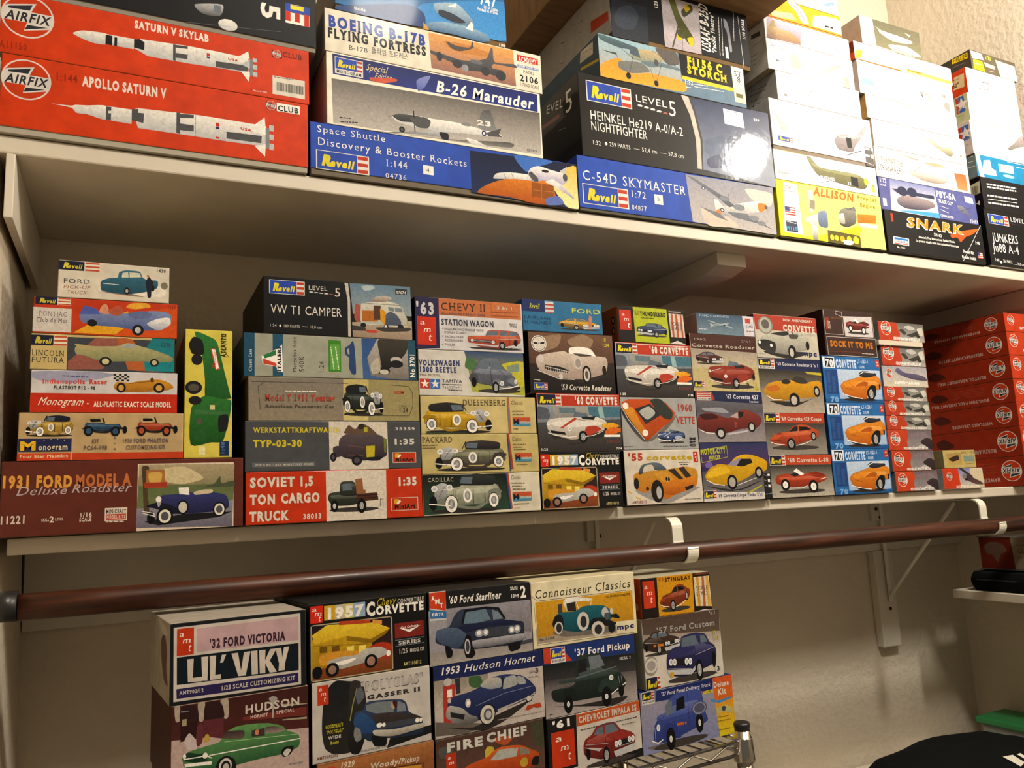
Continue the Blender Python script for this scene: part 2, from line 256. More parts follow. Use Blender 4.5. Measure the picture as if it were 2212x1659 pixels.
# ---------------------------------------------------------------- print engine
TMPL_TXT = r'''
T c1
e 0008 50,90 46,8
s 1>2 0,36 5,24 20,19 40,18 58,14 72,12 84,18 95,27 99,42 96,56 84,64 60,76 48,86 38,88 22,80 7,70 1,54
s 3 60,62 64,48 76,44 88,54 78,66 64,78
p M 46,0 64,6 70,19 42,18
p K 55,16 80,14 76,26 58,24
p 3 20,52 25,52 50,22 45,19
p k 5,58 28,65 30,73 7,67
l W 1.2 2,66 14,74 34,80 46,78
e W 36,55 3.4,6
e s 36,55 2,4
e W 3,38 2.4,5
e k 57,79 7.5,19
e s 57,79 4,11
e k 96,55 3,11
l W 0.8 58,80 75,74 90,62
l K .4 58,62 60,80
l K .4 46,22 66,30
l W .5 4,40 30,26
l K .3 8,62 8,66
l K .3 14,63 14,68
l K .3 20,64 20,69
l K .3 26,66 26,70
X
T c3
e 0008 50,88 48,9
s 1>2 0,55 8,40 24,30 38,27 46,10 62,0 78,3 90,16 99,22 100,40 94,52 84,58 50,78 36,84 20,80 6,74 1,66
p 3 39,28 49,10 58,6 56,26
p k 60,8 76,9 86,20 60,26
l 1 1.6 58,6 60,27 88,20
s 1 0,55 10,40 30,32 38,36 24,44 10,56
l W 1.2 1,66 10,73 28,77
e k 41,74 8.5,22
e s 41,74 5,14
e g 41,74 2,6
e k 88,45 5.5,17
e s 88,45 3.4,11
l W 1 51,80 68,73 82,62
e 2 20,36 7,3
l 2 .5 58,28 60,70
l 1 .8 24,34 12,58
l K .4 8,58 22,62
X
T c3c
e 0008 50,90 46,8
s 1>2 0,45 4,30 22,22 38,30 52,26 78,18 96,30 100,46 92,56 66,70 52,72 30,74 12,66 2,58
p K 28,25 50,18 55,28 36,34
p W 36,14 42,4 56,26 50,32
s 2 64,24 82,20 96,32 88,40 70,34
l W 1 24,76 50,78 60,70
l W 1 86,48 99,42
e k 18,64 8.5,22
e W 18,64 5,13
e k 72,74 9.5,25
e W 72,74 5.5,15
l 2 .5 56,30 58,74
l 2 .5 30,34 32,72
l 1 .8 64,26 92,34
X
T c70
e 0009 45,96 40,6
s 1>2 0,52 8,38 26,30 40,24 60,14 86,12 98,24 100,46 92,62 72,60 62,80 58,94 34,90 8,78 2,64
s 3>K 46,12 58,0 86,4 90,14 62,22
l W 1.2 47,13 60,3 86,5
s 1 10,44 30,32 44,36 30,50 14,56
s 2 36,52 54,36 68,38 62,50
l W 1.4 4,78 28,88 50,92
p K 12,84 48,94 46,98 18,90
s k 62,70 74,48 86,50 84,80 74,98 66,96
e s 73,76 5,15
e k 96,52 2,10
l K .4 12,58 30,66
l K .4 60,34 62,60
l 2 .5 20,42 34,54
l K 1 50,14 60,22
X
T cls
e 0009 50,94 48,6
s 1>2 8,28 30,24 52,26 62,34 86,34 92,44 92,72 60,80 14,78 2,66 3,44
s 3>K 10,8 34,0 56,6 58,26 48,30 12,30
p M 40,8 55,8 58,24 42,26
l K 1.2 57,4 62,28
s 2 0,50 6,40 18,44 22,66 36,84 56,80 64,60 78,56 88,64 88,80 70,70 60,86 34,92 16,70
s s>g 74,28 82,22 90,30 90,60 78,60
e W 72,34 4,8
e W 92,36 4,8
e W 48,56 6,18
e s 48,56 4,13
e k 12,70 7.5,20
e W 12,70 6.6,18
e g 12,70 4,11
e k 70,76 9,23
e W 70,76 8,21
e g 70,76 4.6,13
e k 94,72 5,18
l W 1.5 72,80 84,78 99,74
l K .5 40,40 40,76
l K .5 24,34 24,74
l K .3 64,40 64,56
l K .3 67,40 67,56
l K .3 70,40 70,56
l W .6 62,36 88,40
l K .5 78,30 86,56
X
T hot
s 1>2 10,30 40,30 55,38 80,36 84,60 60,72 14,70 6,50
s 3 14,4 40,2 46,28 14,30
p k 16,10 38,10 40,24 18,26
l K 1.5 44,6 48,30
s K 0,60 10,48 22,60 34,74 54,72 66,54 86,52 99,66 84,62 70,64 56,82 30,80 16,64
e k 14,72 10,26
e 1 14,72 6,16
e k 72,74 10,26
e 1 72,74 6,16
e k 93,66 5,20
X
T sed
e 0008 50,90 48,7
s 1>2 4,36 16,24 30,22 34,4 60,0 80,6 88,24 98,34 100,52 94,70 60,80 40,86 12,80 2,62
p M 34,7 60,4 66,24 32,25
p M 70,6 78,8 85,23 70,23
l 1 1.6 64,2 69,25
s 1 4,36 26,27 58,27 50,38 10,44
p K 8,46 48,50 46,64 8,60
e W 10,52 3.6,7
e W 17,53 3.6,7
e W 40,56 3.6,7
e W 47,57 3.6,7
p s 2,66 50,74 56,68 56,76 48,84 4,76
e k 64,78 7,22
e s 64,78 4,13
e k 94,62 4,17
l K .5 58,32 58,74
l s .6 58,46 98,36
l K .4 12,48 12,60
l K .4 24,50 24,62
l K .4 32,50 32,62
l s .6 4,64 48,72
X
T sedr
e 0008 50,90 48,7
s 1>2 0,40 4,28 16,20 26,4 46,0 62,4 72,22 90,32 99,44 98,62 80,76 58,86 30,80 6,68 0,58
p M 20,22 28,8 38,6 38,24
p M 42,5 60,6 68,24 42,25
l 1 1.4 40,2 40,26
s 1 44,28 74,26 96,42 60,44
p K 60,48 96,46 96,60 60,64
e W 62,54 3.5,7
e W 69,53 3.5,7
e W 88,50 3.5,7
e W 95,50 3.5,7
p s 56,70 99,62 99,72 60,84
e k 42,74 6.5,20
e s 42,74 4,12
e k 8,60 4,16
l K .5 42,30 42,76
l s .6 4,40 46,48
l K .4 72,50 72,60
l K .4 80,49 80,60
l s .6 60,62 97,58
X
T wag
e 0008 50,92 48,7
s 1>2 0,40 12,34 34,30 38,6 60,0 92,4 98,26 100,44 96,62 70,80 56,90 20,84 2,66
p M 36,10 58,4 56,26 33,28
p M 61,4 92,7 96,24 60,26
l 1 1.6 58,2 60,30
l 1 1.6 76,2 78,26
s 1 2,40 30,33 62,31 52,42 8,48
p K 4,50 52,54 50,66 4,60
e W 8,55 3,6
e W 47,60 3.4,7
p s 0,68 52,76 58,70 56,84 4,76
e k 64,76 6,20
e s 64,76 3.5,11
e k 90,60 4,16
l K .4 60,34 60,76
l K .4 78,32 78,70
l s .6 58,46 98,38
l s .4 6,52 50,58
l s .4 6,56 50,62
X
T bug
e 0008 60,94 44,6
s 1>2 4,54 10,34 24,8 42,0 60,4 72,30 92,54 98,72 84,84 50,80 22,74 6,66
s M 18,30 28,10 38,10 38,32
p M 46,8 60,10 68,32 44,34
s 2 0,60 6,46 16,50 18,70 8,76
s 1>2 46,82 48,62 62,60 72,76 70,92
s 1 76,64 88,56 98,68 94,80
e W 66,72 4,7
e W 94,66 3,6
l W 1.5 60,88 82,84 99,78
e k 10,70 5,14
e k 53,84 7,17
e s 53,84 4,10
l 2 .8 62,34 80,62
l M .5 44,38 72,86
l M .5 20,34 22,74
l K .4 42,12 46,76
l W .5 60,84 82,80
X
T trk
e 0008 50,92 48,7
s 1>2 0,58 4,42 22,38 40,40 58,46 62,72 40,80 10,78
s 1>2 24,14 30,8 46,8 52,16 54,50 24,48
p M 28,16 44,14 46,34 28,36
p n 54,46 94,44 97,66 56,70
l K 1 54,52 96,50
l K 1 54,60 96,58
p 3 52,2 66,0 68,38 54,40
p 3 54,34 72,34 72,46 54,46
e k 12,80 7,18
e s 12,80 3,8
e k 64,82 9,22
e s 64,82 4,11
X
T van
e 0008 50,92 48,7
s 1>2 4,60 10,46 24,40 34,12 50,4 78,0 90,6 96,50 98,66 60,78 20,86 4,80
p M 26,22 38,14 38,38 26,42
p k 46,16 60,12 60,34 44,36
s 2 18,74 26,54 42,60 50,84
e k 32,82 8,20
e W 32,82 2.4,6
e k 84,66 7,18
e W 84,66 2.2,6
e W 12,58 3,6
l W 1.5 0,78 10,84 18,80
l 1 .6 44,40 46,80
l K .4 66,6 66,76
l 1 .6 30,52 96,46
l s .5 6,56 6,78
X
T pkr
s 1>2 0,54 30,50 34,6 44,0 66,2 72,26 74,38 92,44 100,60 96,74 70,80 20,78 2,72
p S 50,6 66,6 72,26 52,30
p K 36,10 46,8 47,30 35,32
s 1 62,72 66,52 84,50 90,70
s 2 14,76 16,56 26,54 32,76
l W 1.4 78,80 100,64
l M 1.6 32,40 88,32
e k 20,82 6,16
e W 20,82 2,5
e k 72,82 7,18
e W 72,82 2.2,5
e k 93,76 4,12
e W 80,50 3,5
l 1 .5 50,36 52,70
l s .4 90,48 92,68
l s .4 94,50 95,68
l 1 .6 2,56 30,54
X
T plane
p 1 0,30 6,24 46,50 54,58 44,62
p 1 52,56 60,50 100,84 98,92 80,80
s 1>2 14,80 30,64 50,52 74,38 86,36 90,44 80,54 54,72 30,84 16,88
p 1 12,84 8,52 16,54 26,74
p 1 10,86 0,92 14,92 34,82
e 3 82,42 6,7
e K 36,46 4,5
e K 66,66 4,5
X
T wash
p 1 2,30 40,46 60,42 98,20 96,26 60,54 40,58 4,38
s 1>2 30,40 50,30 66,50 80,90 70,94 46,70
e K 50,44 5,8
e 3 26,46 4,6
e 3 76,42 4,6
X
T heli
s 1>2 20,40 60,38 80,36 96,50 100,70 92,88 60,84 22,72 10,50 0,8 6,4 14,26
p K 72,48 84,50 84,84 72,80
l K 1 20,90 34,80
X
T heli2
s 1>2 0,60 14,44 40,40 60,46 70,34 96,0 100,4 80,40 60,66 50,86 12,88 2,76
p K 34,46 50,46 50,76 36,76
l K 1.4 30,100 76,78
X
T c60art
r b0341c 0,0 100,21
r e8e0d8 28,2 98,3
p 8c949c>6c7078 0,21 100,21 100,48 0,52
p 9c9890>7c7c78 18,22 60,22 60,44 20,46
p 5c7078 25,24 45,24 45,34 26,34
p 406878 60,22 100,22 100,40 62,42
p 8ca8a8 72,22 78,22 80,42 74,42
p 48484a>2c2624 0,50 100,44 100,100 0,100
s 50545c 0,24 12,26 14,42 0,44
s 0009 14,74 40,88 70,78 84,66 50,66
u c1 10,31 84,86 d8d0c4 a09488 a83824
s d8901c 78,55 88,50 98,56 84,62
s c85c1c 80,64 90,58 99,62 92,70 80,72
p W 78,71 98,71 98,75 78,75
t b2 e0a820 76,58 90,57 7 SKIP'S
t c e06c20 80,68 99,66 9 Fiesta
t r 8c4438 80,85 97,85 4.5 SERIES
t b W 2,97 10,97 4 1:25
t b W 92,97 99,97 4 7194
t sb2 e4dcd0 45,18 97,18 14 '60 CORVETTE
m revell 1,2 28,20 k
T c57art
p c8a028 12,4 21,4 21,23 12,23
p b8b0a8 21,4 28,4 28,23 21,23
p c8b868 28,4 36,4 36,23 28,23
p 90a8c0 36,4 46,4 46,23 36,23
r c82810 1,3 11,25
t si W 2,10 6,10 6 a
t si W 4,16 10,16 6 m
t si W 7,23 9,23 8 t
t b2 W 13,21 45,21 15 1957
t b2 W 47,23 55,23 19 C
t b2 W 55,23 98,23 12 ORVETTE
t c c8b030 55,12 72,11 10 Chevy
t b c8c0b8 74,11 98,11 6 CONVERTIBLE
p a89878 1,29 3,27 67,27 69,29 69,98 67,99 3,99 1,97
p 1c1418>40241c 2,28.5 68,28.5 68,97.5 2,97.5
p 8c4420>6c3818 2,84 68,78 68,97.5 2,97.5
p c09818>9c7810 2,46 14,34 52,48 50,80 2,84
p e0c030>c8a020 2,40 14,29 54,33 67,43 50,54 30,46 4,52
p 84640e 30,46 50,54 67,43 63,50 50,60 30,52
p b04020 24,26 50,28 50,33 24,31
p d89040 52,29 60,31 60,36 52,34
r 6c4c10 8,56 14,64
r 6c4c10 18,57 24,65
r e8d060 30,60 36,70
r e8d060 40,61 46,71
l 6c4c10 .5 4,54 48,60
s c88c28 8,68 20,64 40,68 34,78 10,80
s a83018 48,66 58,60 67,64 68,80 54,80
e W 65,76 2,4
s b8b4ac>9c9890 14,76 26,72 38,72 46,66 58,66 64,72 62,78 52,82 34,86 18,88
s W 22,78 38,76 30,82 22,82
e k 18,87 5.5,9
e 8c6c5c 18,87 3.2,5.5
e k 50,83 5.5,9
e 9c7468 50,83 3.4,6
e k 6,88 4,8
p 78241c 71,38 97,38 97,58 71,58
p W 74,44 84,52 94,44 84,48
t bi W 76,46 92,45 3 Car Culture
r S 71,60 97,61
r S 71,68 97,69
t bw c8c0b8 74,67 94,67 5 SERIES
t b c8c0b8 74,79 82,79 6.5 1/25
t b c8c0b8 84,79 97,79 5 MODEL KIT
t b c8b878 78,96 94,96 5 AMT1016/12
T c70art
r 1c3c74 4,30 23,82
r 9cb0cc 24,28 98,92
p b4c4d8>98acc8 24,28 98,28 98,92 24,92
r 1a5088 0,93 100,100
r d8dce4 1,2 21,26
r 101014 5,4 19,24
t b2 d8dce4 6,23 19,23 17 70
t b2 c0d0e8 23,24 58,24 19 CORVETTE
t b c0d0e8 60,13 80,12 8 LT-1/ZR-1
t b c0d0e8 62,24 72,24 6 COUPE
p 284c80 6,34 12,34 10,60 6,60
p 284c80 14,44 20,44 18,78 14,78
p 284c80 6,62 11,62 11,78 6,78
t b2 6c9ccc 8,99 22,99 12 70
r b0341c 92,4 99,20
t si W 93,11 97,11 5 a
t si W 94,18 98,18 5 m
u c70 27,30 98,96 d08020 a8500c 303444
T smart
p 5c5c58>98948c 40,1 99,1 99,99 42,99 46,60 41,30
s b0aca4 55,20 70,12 80,30 68,38
s 383834 44,40 52,34 60,56 54,64
s 34342f 60,64 76,50 92,30 88,60 70,74
s b8b4a8 84,30 96,20 97,60 90,66
s 282824 78,60 90,66 86,80
t b W 30,94 88,96 17 GRUMMAN F4F-4 WILDCAT
m airfix 16,34 1 .38
T smart2
p 60585c>8c8484 44,1 99,1 99,99 44,99 41,60 46,30
s 78686c 48,20 80,10 92,30 60,40
s 34282e>241c20 72,60 86,40 99,50 99,98 86,90
l S .5 52,64 64,56 70,64
s b0a8a8 64,84 76,72 84,84 74,92
t b W 32,96 88,97 13 MESSERSCHMITT BF109
m airfix 16,42 1 .34
'''
DATA = r'''@bright red-orange box with long white moon rocket, beneath its twin on the upper shelf|0.0369 1.1000 1.8383 0.3789 0.1049 0.3080 0.000 8|c8380c a52c08 c8380c a8a090|U1|
g logo
m airfix 276,315 273
g lettering
t b 8a2408 589,255 846,246 108 1:144
t b2 e0d4c8 901,270 1899,254 145 APOLLO SATURN V
g picture
s W>s 558,585 778,573 827,552 960,536 1180,503 1180,693 961,658 844,659 778,599
p W>s 1180,503 1482,498 1483,702 1180,693
p W>s 1482,498 1561,464 2307,428 2669,428 2671,750 2309,745 1562,744
p G 1180,510 1240,506 1240,558 1206,565 1206,598 1240,596 1240,693 1180,693
p G 1482,494 1561,473 1561,528 1632,525 1624,664 1483,646
p G 2028,440 2074,438 2076,741 2030,737
p G 2074,450 2247,435 2247,486 2075,508
p G 2075,589 2248,591 2248,678 2076,687
p W>s 2669,428 3203,435 3206,744 2671,750
p G 2670,607 3144,592 3135,703 2671,709
p W 3043,441 3182,305 3194,461
p W 3045,756 3187,894 3196,705
p W 2964,540 3193,449 3195,571
r s 3244,410 3306,501
r s 3245,549 3307,636
r s 3246,688 3308,783
r g 3194,461 3247,769
r c03020 2531,497 2577,553
r B 2531,561 2578,588
r c03020 2532,704 2579,731
l G .3 2269,435 2271,751
l s .3 1739,470 1740,745
l s .3 1883,464 1884,741
g lettering
t b r 2855,549 3003,551 43 USA
g club_badge
r R 3204,57 3343,163
m airfix 3273,108 68
r W 3349,52 3675,179
t b K 3364,170 3658,163 88 CLUB
@bright red-orange box with blunt white rocket and barcode, on top of its twin|0.0362 1.1000 1.9437 0.3851 0.0839 0.3080 0.000 0|c8380c a52c08 c8380c 8c8478|U1|
g logo
m airfix 297,298 294
g lettering
t b 962a0a 7,772 307,767 96 A11150
t b2 e8ddd0 1528,159 2470,157 117 SATURN V SKYLAB
g picture
s W>s 805,408 889,352 992,333 1199,330 1200,476 1061,492 924,464
p W>s 1199,330 1525,327 1526,475 1200,476
r K 1185,340 1265,477
r K 1290,352 1323,477
p G 1525,327 1596,316 1596,358 1655,345 1651,463 1526,448
p W>s 1526,458 1605,309 2208,278 2558,278 2562,523 2212,537 1697,538
p K 1525,336 1596,316 1655,345 1651,463 1526,448
p G 2008,293 2041,293 2044,536 2011,530
p G 2041,295 2195,287 2196,324 2042,336
p G 2043,415 2197,410 2192,476 2044,486
p W>s 2558,278 2996,291 3000,518 2562,523
p G 2561,427 2998,406 2990,497 2562,515
p W 2868,289 2993,185 3015,291
p W 2901,516 3002,647 3029,489
p s 2899,405 3016,302 3018,447
r s 3054,272 3115,333
r s 3056,372 3118,449
r s 3059,483 3120,556
r g 3016,302 3060,550
r c03020 2441,330 2483,371
r B 2441,380 2484,404
l s .3 1803,313 1805,494
l s .3 2302,301 2306,529
g lettering
t b r 2723,371 2859,372 35 USA
t r W 3064,780 3254,774 26 Made in India
g club_badge
r R 3320,81 3464,196
m airfix 3392,139 62
t b 7a1f10 3473,161 3751,162 85 CLUB
g barcode_label
r d8d0c0 3329,484 3787,770
m bar 3381,576 3764,706 
z g 3349,503 3625,493
@large black box with sideways white 5, topmost above the red rocket boxes|0.0399 1.1000 2.0280 0.4003 0.1111 0.3190 0.000 7|141417 0e0e10 141417 8a8478|U1|lid_light
g picture
s s>G 2317,743 2402,851 2533,867 2663,825 2679,658
r S 2567,684 2663,802
e W>s 2758,954 130,88
l g .3 2219,1040 3489,890
g lettering
t b W 3216,475 3216,760 275 5
g logo
r b 3553,408 3909,539
r y 3628,413 3818,490
l b .6 3657,430 3797,416
r W 3556,547 3903,723
r r 3556,535 3629,688
r r 3691,534 3762,685
r r 3827,535 3899,724
@long blue box with white shuttle over orange tank, foot of second upper stack|0.4530 1.1000 1.8383 0.4473 0.0805 0.3080 0.000 9|2448a8 1c3a8c 24489c 6e6454|U2|
g picture
p 0c1430>182850 2516,60 4472,1 4472,804 2518,758
s 3868b8 3309,6 4018,15 3695,172 3500,271
s e0b040>f0e0a0 4141,193 4472,47 4472,793 4233,781 3988,448
s d07818>a04808 2627,753 2765,610 3046,478 3451,370 3792,351 3988,448 4034,763 3641,804 3163,752
p 8a4808 3596,439 4013,444 3985,701 3594,689
l c88838 .5 3791,443 3764,710
l c88838 .5 3619,572 3999,561
s W>s 2905,466 2975,377 3212,328 3500,317 3694,332 3644,409 3307,426 2975,471
l K .6 3093,354 3140,441
l K .6 3236,336 3271,432
s W>9a94b8 3536,311 3598,199 3745,141 3966,174 4216,205 4291,263 4264,348 4138,425 3841,378 3644,431
s G 3548,309 3597,256 3718,351 3718,420 3644,420
e K 3866,213 69,27
p s 4141,170 4294,71 4241,224
p W>8a84a8 3989,332 4188,418 4412,640 4361,624 4087,479 3840,401
e G 4240,270 45,69
s 5868a8 3837,699 4086,618 4184,742 3885,804
g lettering
t s W 98,152 1130,144 103 Space Shuttle
t s W 103,350 2455,349 115 Discovery & Booster Rockets
t s W 1115,529 1467,526 106 1:144
t s W 1117,718 1448,712 80 04736
g number_label
r e8e4dc 1720,423 1890,570
t r K 1771,533 1823,532 64 4
g logo
m revell 97,435 853,707 b
@white-edged box with grey bomber side view under navy band, second upper stack|0.4339 1.1000 1.9192 0.3597 0.1157 0.2970 0.000 0|e8e0cc cfc8b8 d8d0c0 8c8478|U2|
g picture
p 5c5650>b4aca4 77,427 3575,347 3564,1104 93,1127
s 4a4846>8a8680 556,1156 1839,1096 2978,970 2975,1064 2064,1099 730,1156
s W>s 1002,857 1135,807 1313,784 1624,791 2072,784 2524,824 2752,826 2865,898 2704,917 2180,949 1752,986 1396,986 1088,943
s G>d 1002,857 1135,807 1357,787 1534,809 1555,874 1309,911 1132,923
s s>G 862,1156 1618,1000 1842,991 1840,1073 1393,1090
p G>g 2438,805 2473,600 2534,483 2637,456 2692,534 2743,758 2798,829 2501,840
p G 2568,873 2846,749 2797,864 2865,902 2612,923
l K 1.4 1347,719 1361,1062
l K .6 935,886 1046,837
s G 1289,846 1512,790 1622,838 1575,963 1396,974
e K 1151,1056 48,50
e G 1151,1056 22,23
s K 1763,995 1909,1001 1906,1106 1805,1102
e B 2533,887 41,46
e W 2533,887 20,23
s g 2140,771 2254,748 2297,810 2162,813
p W>s 2201,1014 2405,1033 2629,1130 2289,1102
g title_band
p B>1c2c78 96,25 3550,21 3540,338 100,354
s 8088c0>4858a0 1416,187 1642,71 1548,275 1434,368
g lettering
t c e0c890 601,186 930,178 105 Special
t c e0c890 730,295 1005,284 92 Edition
s c05030 665,295 1061,237 1082,278 883,347 707,350
t b2 e0dcd0 2423,756 2685,750 93 23
t bi W 1724,317 3460,297 195 B-26 Marauder
z K 192,1028 354,1019
z K 201,1095 462,1066
t r K 3297,1070 3483,1067 42 85-5519
g logo
m revellm 138,73 551,323 b
@white box with four-engined bomber at sunset, above the navy-banded bomber box|0.4360 1.1000 2.0354 0.3671 0.0701 0.2970 0.000 0|ddd4c0 c8bfae d0c8b8 8c8478|U2|
g picture
p d89850>8a6058 1652,29 3150,15 3176,659 1684,636
s b87838 1908,126 2367,98 2824,213 2129,265
s 4a4440 1954,116 2134,159 2365,133 2406,1 2423,133 2176,243 2018,207
s 5a5a60>38383c 1683,336 1874,353 2192,392 2446,350 2659,259 2725,92 2774,47 2801,300 3149,263 3193,325 2795,336 2744,417 2930,426 2996,507 2807,545 2577,522 2345,547 2231,523 1893,431 1691,392
e 303034 1826,409 50,79
e 303034 2130,474 83,70
e 303034 2623,500 79,80
e 303034 2901,526 94,85
e 8a8a90 2265,516 60,61
e 606068 2468,369 116,37
l 202024 .5 2908,407 2908,643
l 202024 .5 1831,316 1834,478
g maker_panel
r c0281c 3217,71 3614,190
r 5070b0 3220,248 3615,297
t b W 3246,189 3590,181 95 ACADEMY
t b W 3236,290 3606,281 38 HOBBY MODEL KITS
t r G 3319,390 3532,387 57 PA082
t b K 3252,536 3603,536 114 2106
t r K 3248,622 3607,631 57 1/72ND SCALE
g lettering
t sb2 1c3c98 61,290 1603,273 192 BOEING B-17B
t sb2 15151a 48,470 1610,448 164 FLYING FORTRESS
t r G 361,610 657,605 73 B-17B
t r G 712,590 1311,581 83 플라잉 포트레스
@worn blue box showing a shuttle riding a jetliner, top of second upper stack|0.4123 1.1000 2.1060 0.2880 0.0918 0.2860 0.000 10|1a6098 6a4e2c 5a4428 6e5430|U2|
g picture
s 2878b8>3888c8 1408,480 2865,85 2879,782 2190,804 1619,822 1395,775
s 103870 36,851 1112,560 1424,635 1390,883 606,907 54,917
s a0b8c8>486888 1613,424 1981,324 2159,437 2291,589 2217,716 1920,688 1652,573
s 202838 1700,507 1927,526 2152,626 1967,676 1696,615
s 88a8c0>305880 1461,811 1737,710 2195,695 2515,758 2580,862 2369,917 1958,892 1502,906
p c09040 1417,796 1504,879 1501,917 1411,917
p W 2147,735 2256,585 2289,643 2273,755
p W 1841,416 2004,318 1978,405
g lettering
t b W 2419,225 2721,216 162 747
t b W 2486,295 2741,289 59 1/144 Scale
t b W 2364,352 2738,349 59 Molded in White
t b W 299,849 476,845 58 Inside
t b W 2735,915 2851,915 49 5799
@long blue box with orange-nosed silver airliner, foot of third upper stack|0.8982 1.1000 1.8383 0.4393 0.0988 0.3080 0.000 5|2448a8 1c3a8c 24489c 5a5648|U3|
g picture
p 8c8c98>b4aca8 2297,26 4392,1 4375,960 2374,924
s c8b8a8 2591,641 3107,700 3453,895 2742,959
s d0c4b8 3692,116 4343,127 4282,403 3864,331
s W>8c8c90 2919,607 3117,543 3863,346 4131,345 4202,427 4078,529 3470,649 3033,750
s d07818 3975,377 4149,358 4202,427 4078,529 3983,524
e G 4174,429 39,41
p 6c7078>50545c 2322,50 2455,60 3061,308 3407,498 3259,542 2986,373
p 6c7078>50545c 3182,636 3656,616 4323,875 3982,788 3391,729
p W>s 2913,424 3000,429 3150,582 2930,718
p d07818 2934,647 3025,596 3054,691 2969,765
p 6c7078 2592,619 2968,672 3205,818 2961,771
e 787c84 3162,381 122,51
e 787c84 3497,516 141,63
e 787c84 3838,685 129,52
e 787c84 4021,769 108,47
l 30343c .5 3260,256 3283,454
l 30343c .5 3598,390 3621,591
e B 2682,240 41,33
e W 2682,240 20,16
e K 3083,617 49,39
e W 3083,617 28,22
g lettering
t s W 89,437 2261,441 174 C-54D SKYMASTER
t s W 1045,623 1379,624 124 1:72
t s W 1059,856 1369,859 93 04877
g number_label
r e8e4dc 1556,507 1741,691
t r K 1612,625 1674,625 64 5
g logo
m revell 93,515 983,849 b
@large glossy black box with white night fighter title and grey-blue picture on its right|0.9087 1.1000 1.9375 0.4346 0.1548 0.3300 0.000 0|141416 0c0c0e 141416 8c8478|U3|gloss lid_light
g picture
p 283454>7c8498 2420,25 4338,1 4345,1542 2591,1424
s 4c5870>606c84 2742,812 3283,628 3718,644 3886,831 3570,1065 2951,1222 2688,1057
s 303c54 3243,680 3612,601 3672,744 3265,843
s 384460 2711,1201 3144,1013 3502,1016 3228,1269 2766,1368
p bcb4a8 2219,16 2387,17 2506,321 2596,837 2574,1426 2462,1429 2482,856 2399,400
p 383838 2387,17 2434,14 2545,343 2637,830 2597,1429 2563,1428 2585,839 2489,324
g price_sticker
p e8e8f0 3203,102 3674,112 3701,426 3212,413
z g 3289,140 3543,137
g logo
m revell 173,140 1077,496 b
g lettering
t r W 1178,335 1880,337 132 LEVEL
t r W 1903,480 2086,481 294 5
m chev 1206,386 1897,481 
t r W 195,850 2193,840 169 HEINKEL He219 A-0/A-2
t r W 197,1051 1377,1040 168 NIGHTFIGHTER
t r W 202,1313 379,1312 75 1:32
t r W 554,1296 994,1288 76 259 PARTS
t r W 1237,1285 1571,1283 78 52,4 cm
t r W 1816,1276 2161,1274 80 57,8 cm
l W .5 1068,1260 1190,1256
l W .5 1636,1251 1773,1249
e W 489,1260 26,32
t b W 3950,223 4094,221 57 039
L
g side_lettering
t r W -1196,222 -568,375 150 EVEL
t r W -500,562 -215,565 392 5
l 8a5048 7 -1346,412 -732,477
z S -763,743 -503,809
@high-wing scout plane over flames, yellow title, above the large glossy black box|0.9056 1.1000 2.0928 0.3345 0.0829 0.2860 0.000 0|60788c 3c5468 4a6070 8c8478|U3|
g picture
p 8cacb8>a89c8c 1,1 1748,1 1830,773 1,823
s d08828>e09c30 30,591 433,392 679,633 1079,551 1845,571 1824,775 864,813 16,826
s 5a5450 1246,18 1714,1 1762,236 1493,291
s 6c6c68 429,451 892,385 1081,522 679,633 420,598
s 50666c>405058 16,11 324,34 747,93 809,153 446,185 58,119
s b8a070>708078 710,159 1175,92 1337,147 1396,252 1155,389 894,355 698,337
p 485860 649,84 845,102 898,296 671,255
s 607078 894,355 1360,289 1756,325 1786,363 1388,371 1087,433
l 404850 .8 321,94 763,353
l 404850 .8 1175,92 1756,325
l 404850 .8 776,145 610,705
e K 603,700 52,64
l 404850 .8 1087,433 1196,761
l 404850 .8 1358,318 1196,761
e K 1208,729 50,59
p 404848 47,311 373,302 398,428 370,346
e G 1242,312 53,65
g title_band
p 141414 1773,1 3051,1 3038,448 1806,462
p d0b830 1807,447 3037,457 3054,539 1815,518
p W>d8c8a8 3029,1 3321,5 3335,743 3058,739
g lettering
t sb2 e0c020 1965,194 2820,195 185 Fi156 C
t sb2 e0c020 1953,366 2907,377 173 STORCH
t b W 1862,599 2063,594 89 1:32
z W 2088,566 2407,546
z W 2085,617 2808,583
z W 1881,666 2015,654
t r K 3091,197 3285,193 114 ST
t r K 3159,319 3240,318 126 8
r 60602c 3097,554 3269,638
L
g barcode_label
p d8d0c0 -600,32 -167,67 -194,292 -651,235
z g -529,101 -205,173
p c8b030 -636,330 -19,475 -25,527 -642,384
@dark box turned on end, yellow-nosed bomber and sideways title, under brown carton|0.9316 1.1000 2.1761 0.3255 0.1193 0.3080 0.000 9|16161a b0aca4 16161a 6c5434|U3|
g picture
p 20242c>2c3038 43,422 820,427 808,1170 10,1184
s 343a44 195,583 467,482 619,644 496,941 196,980 76,845
p c0b8b8>a89ca0 1170,70 2056,85 2029,1107 1172,1136
s 6c6c38>343818 1351,126 1476,61 1556,312 1627,463 1854,779 1876,908 1800,993 1674,889 1525,657 1442,441
s 484830 1625,294 1848,103 1905,225 1683,415
s d0b020 1701,208 1778,121 1838,207 1744,299
s d0b020 1712,847 1853,796 1868,927 1783,997
s d0b020 1460,806 1561,816 1587,910 1484,918
s 484830 1484,734 1607,687 1642,863 1508,845
l 484830 3 1528,622 1350,1101
l K .6 1593,842 1586,1111
l K .6 1733,234 1829,312
g lettering
t bi W 2263,1031 2263,36 218 USAAF B-25D
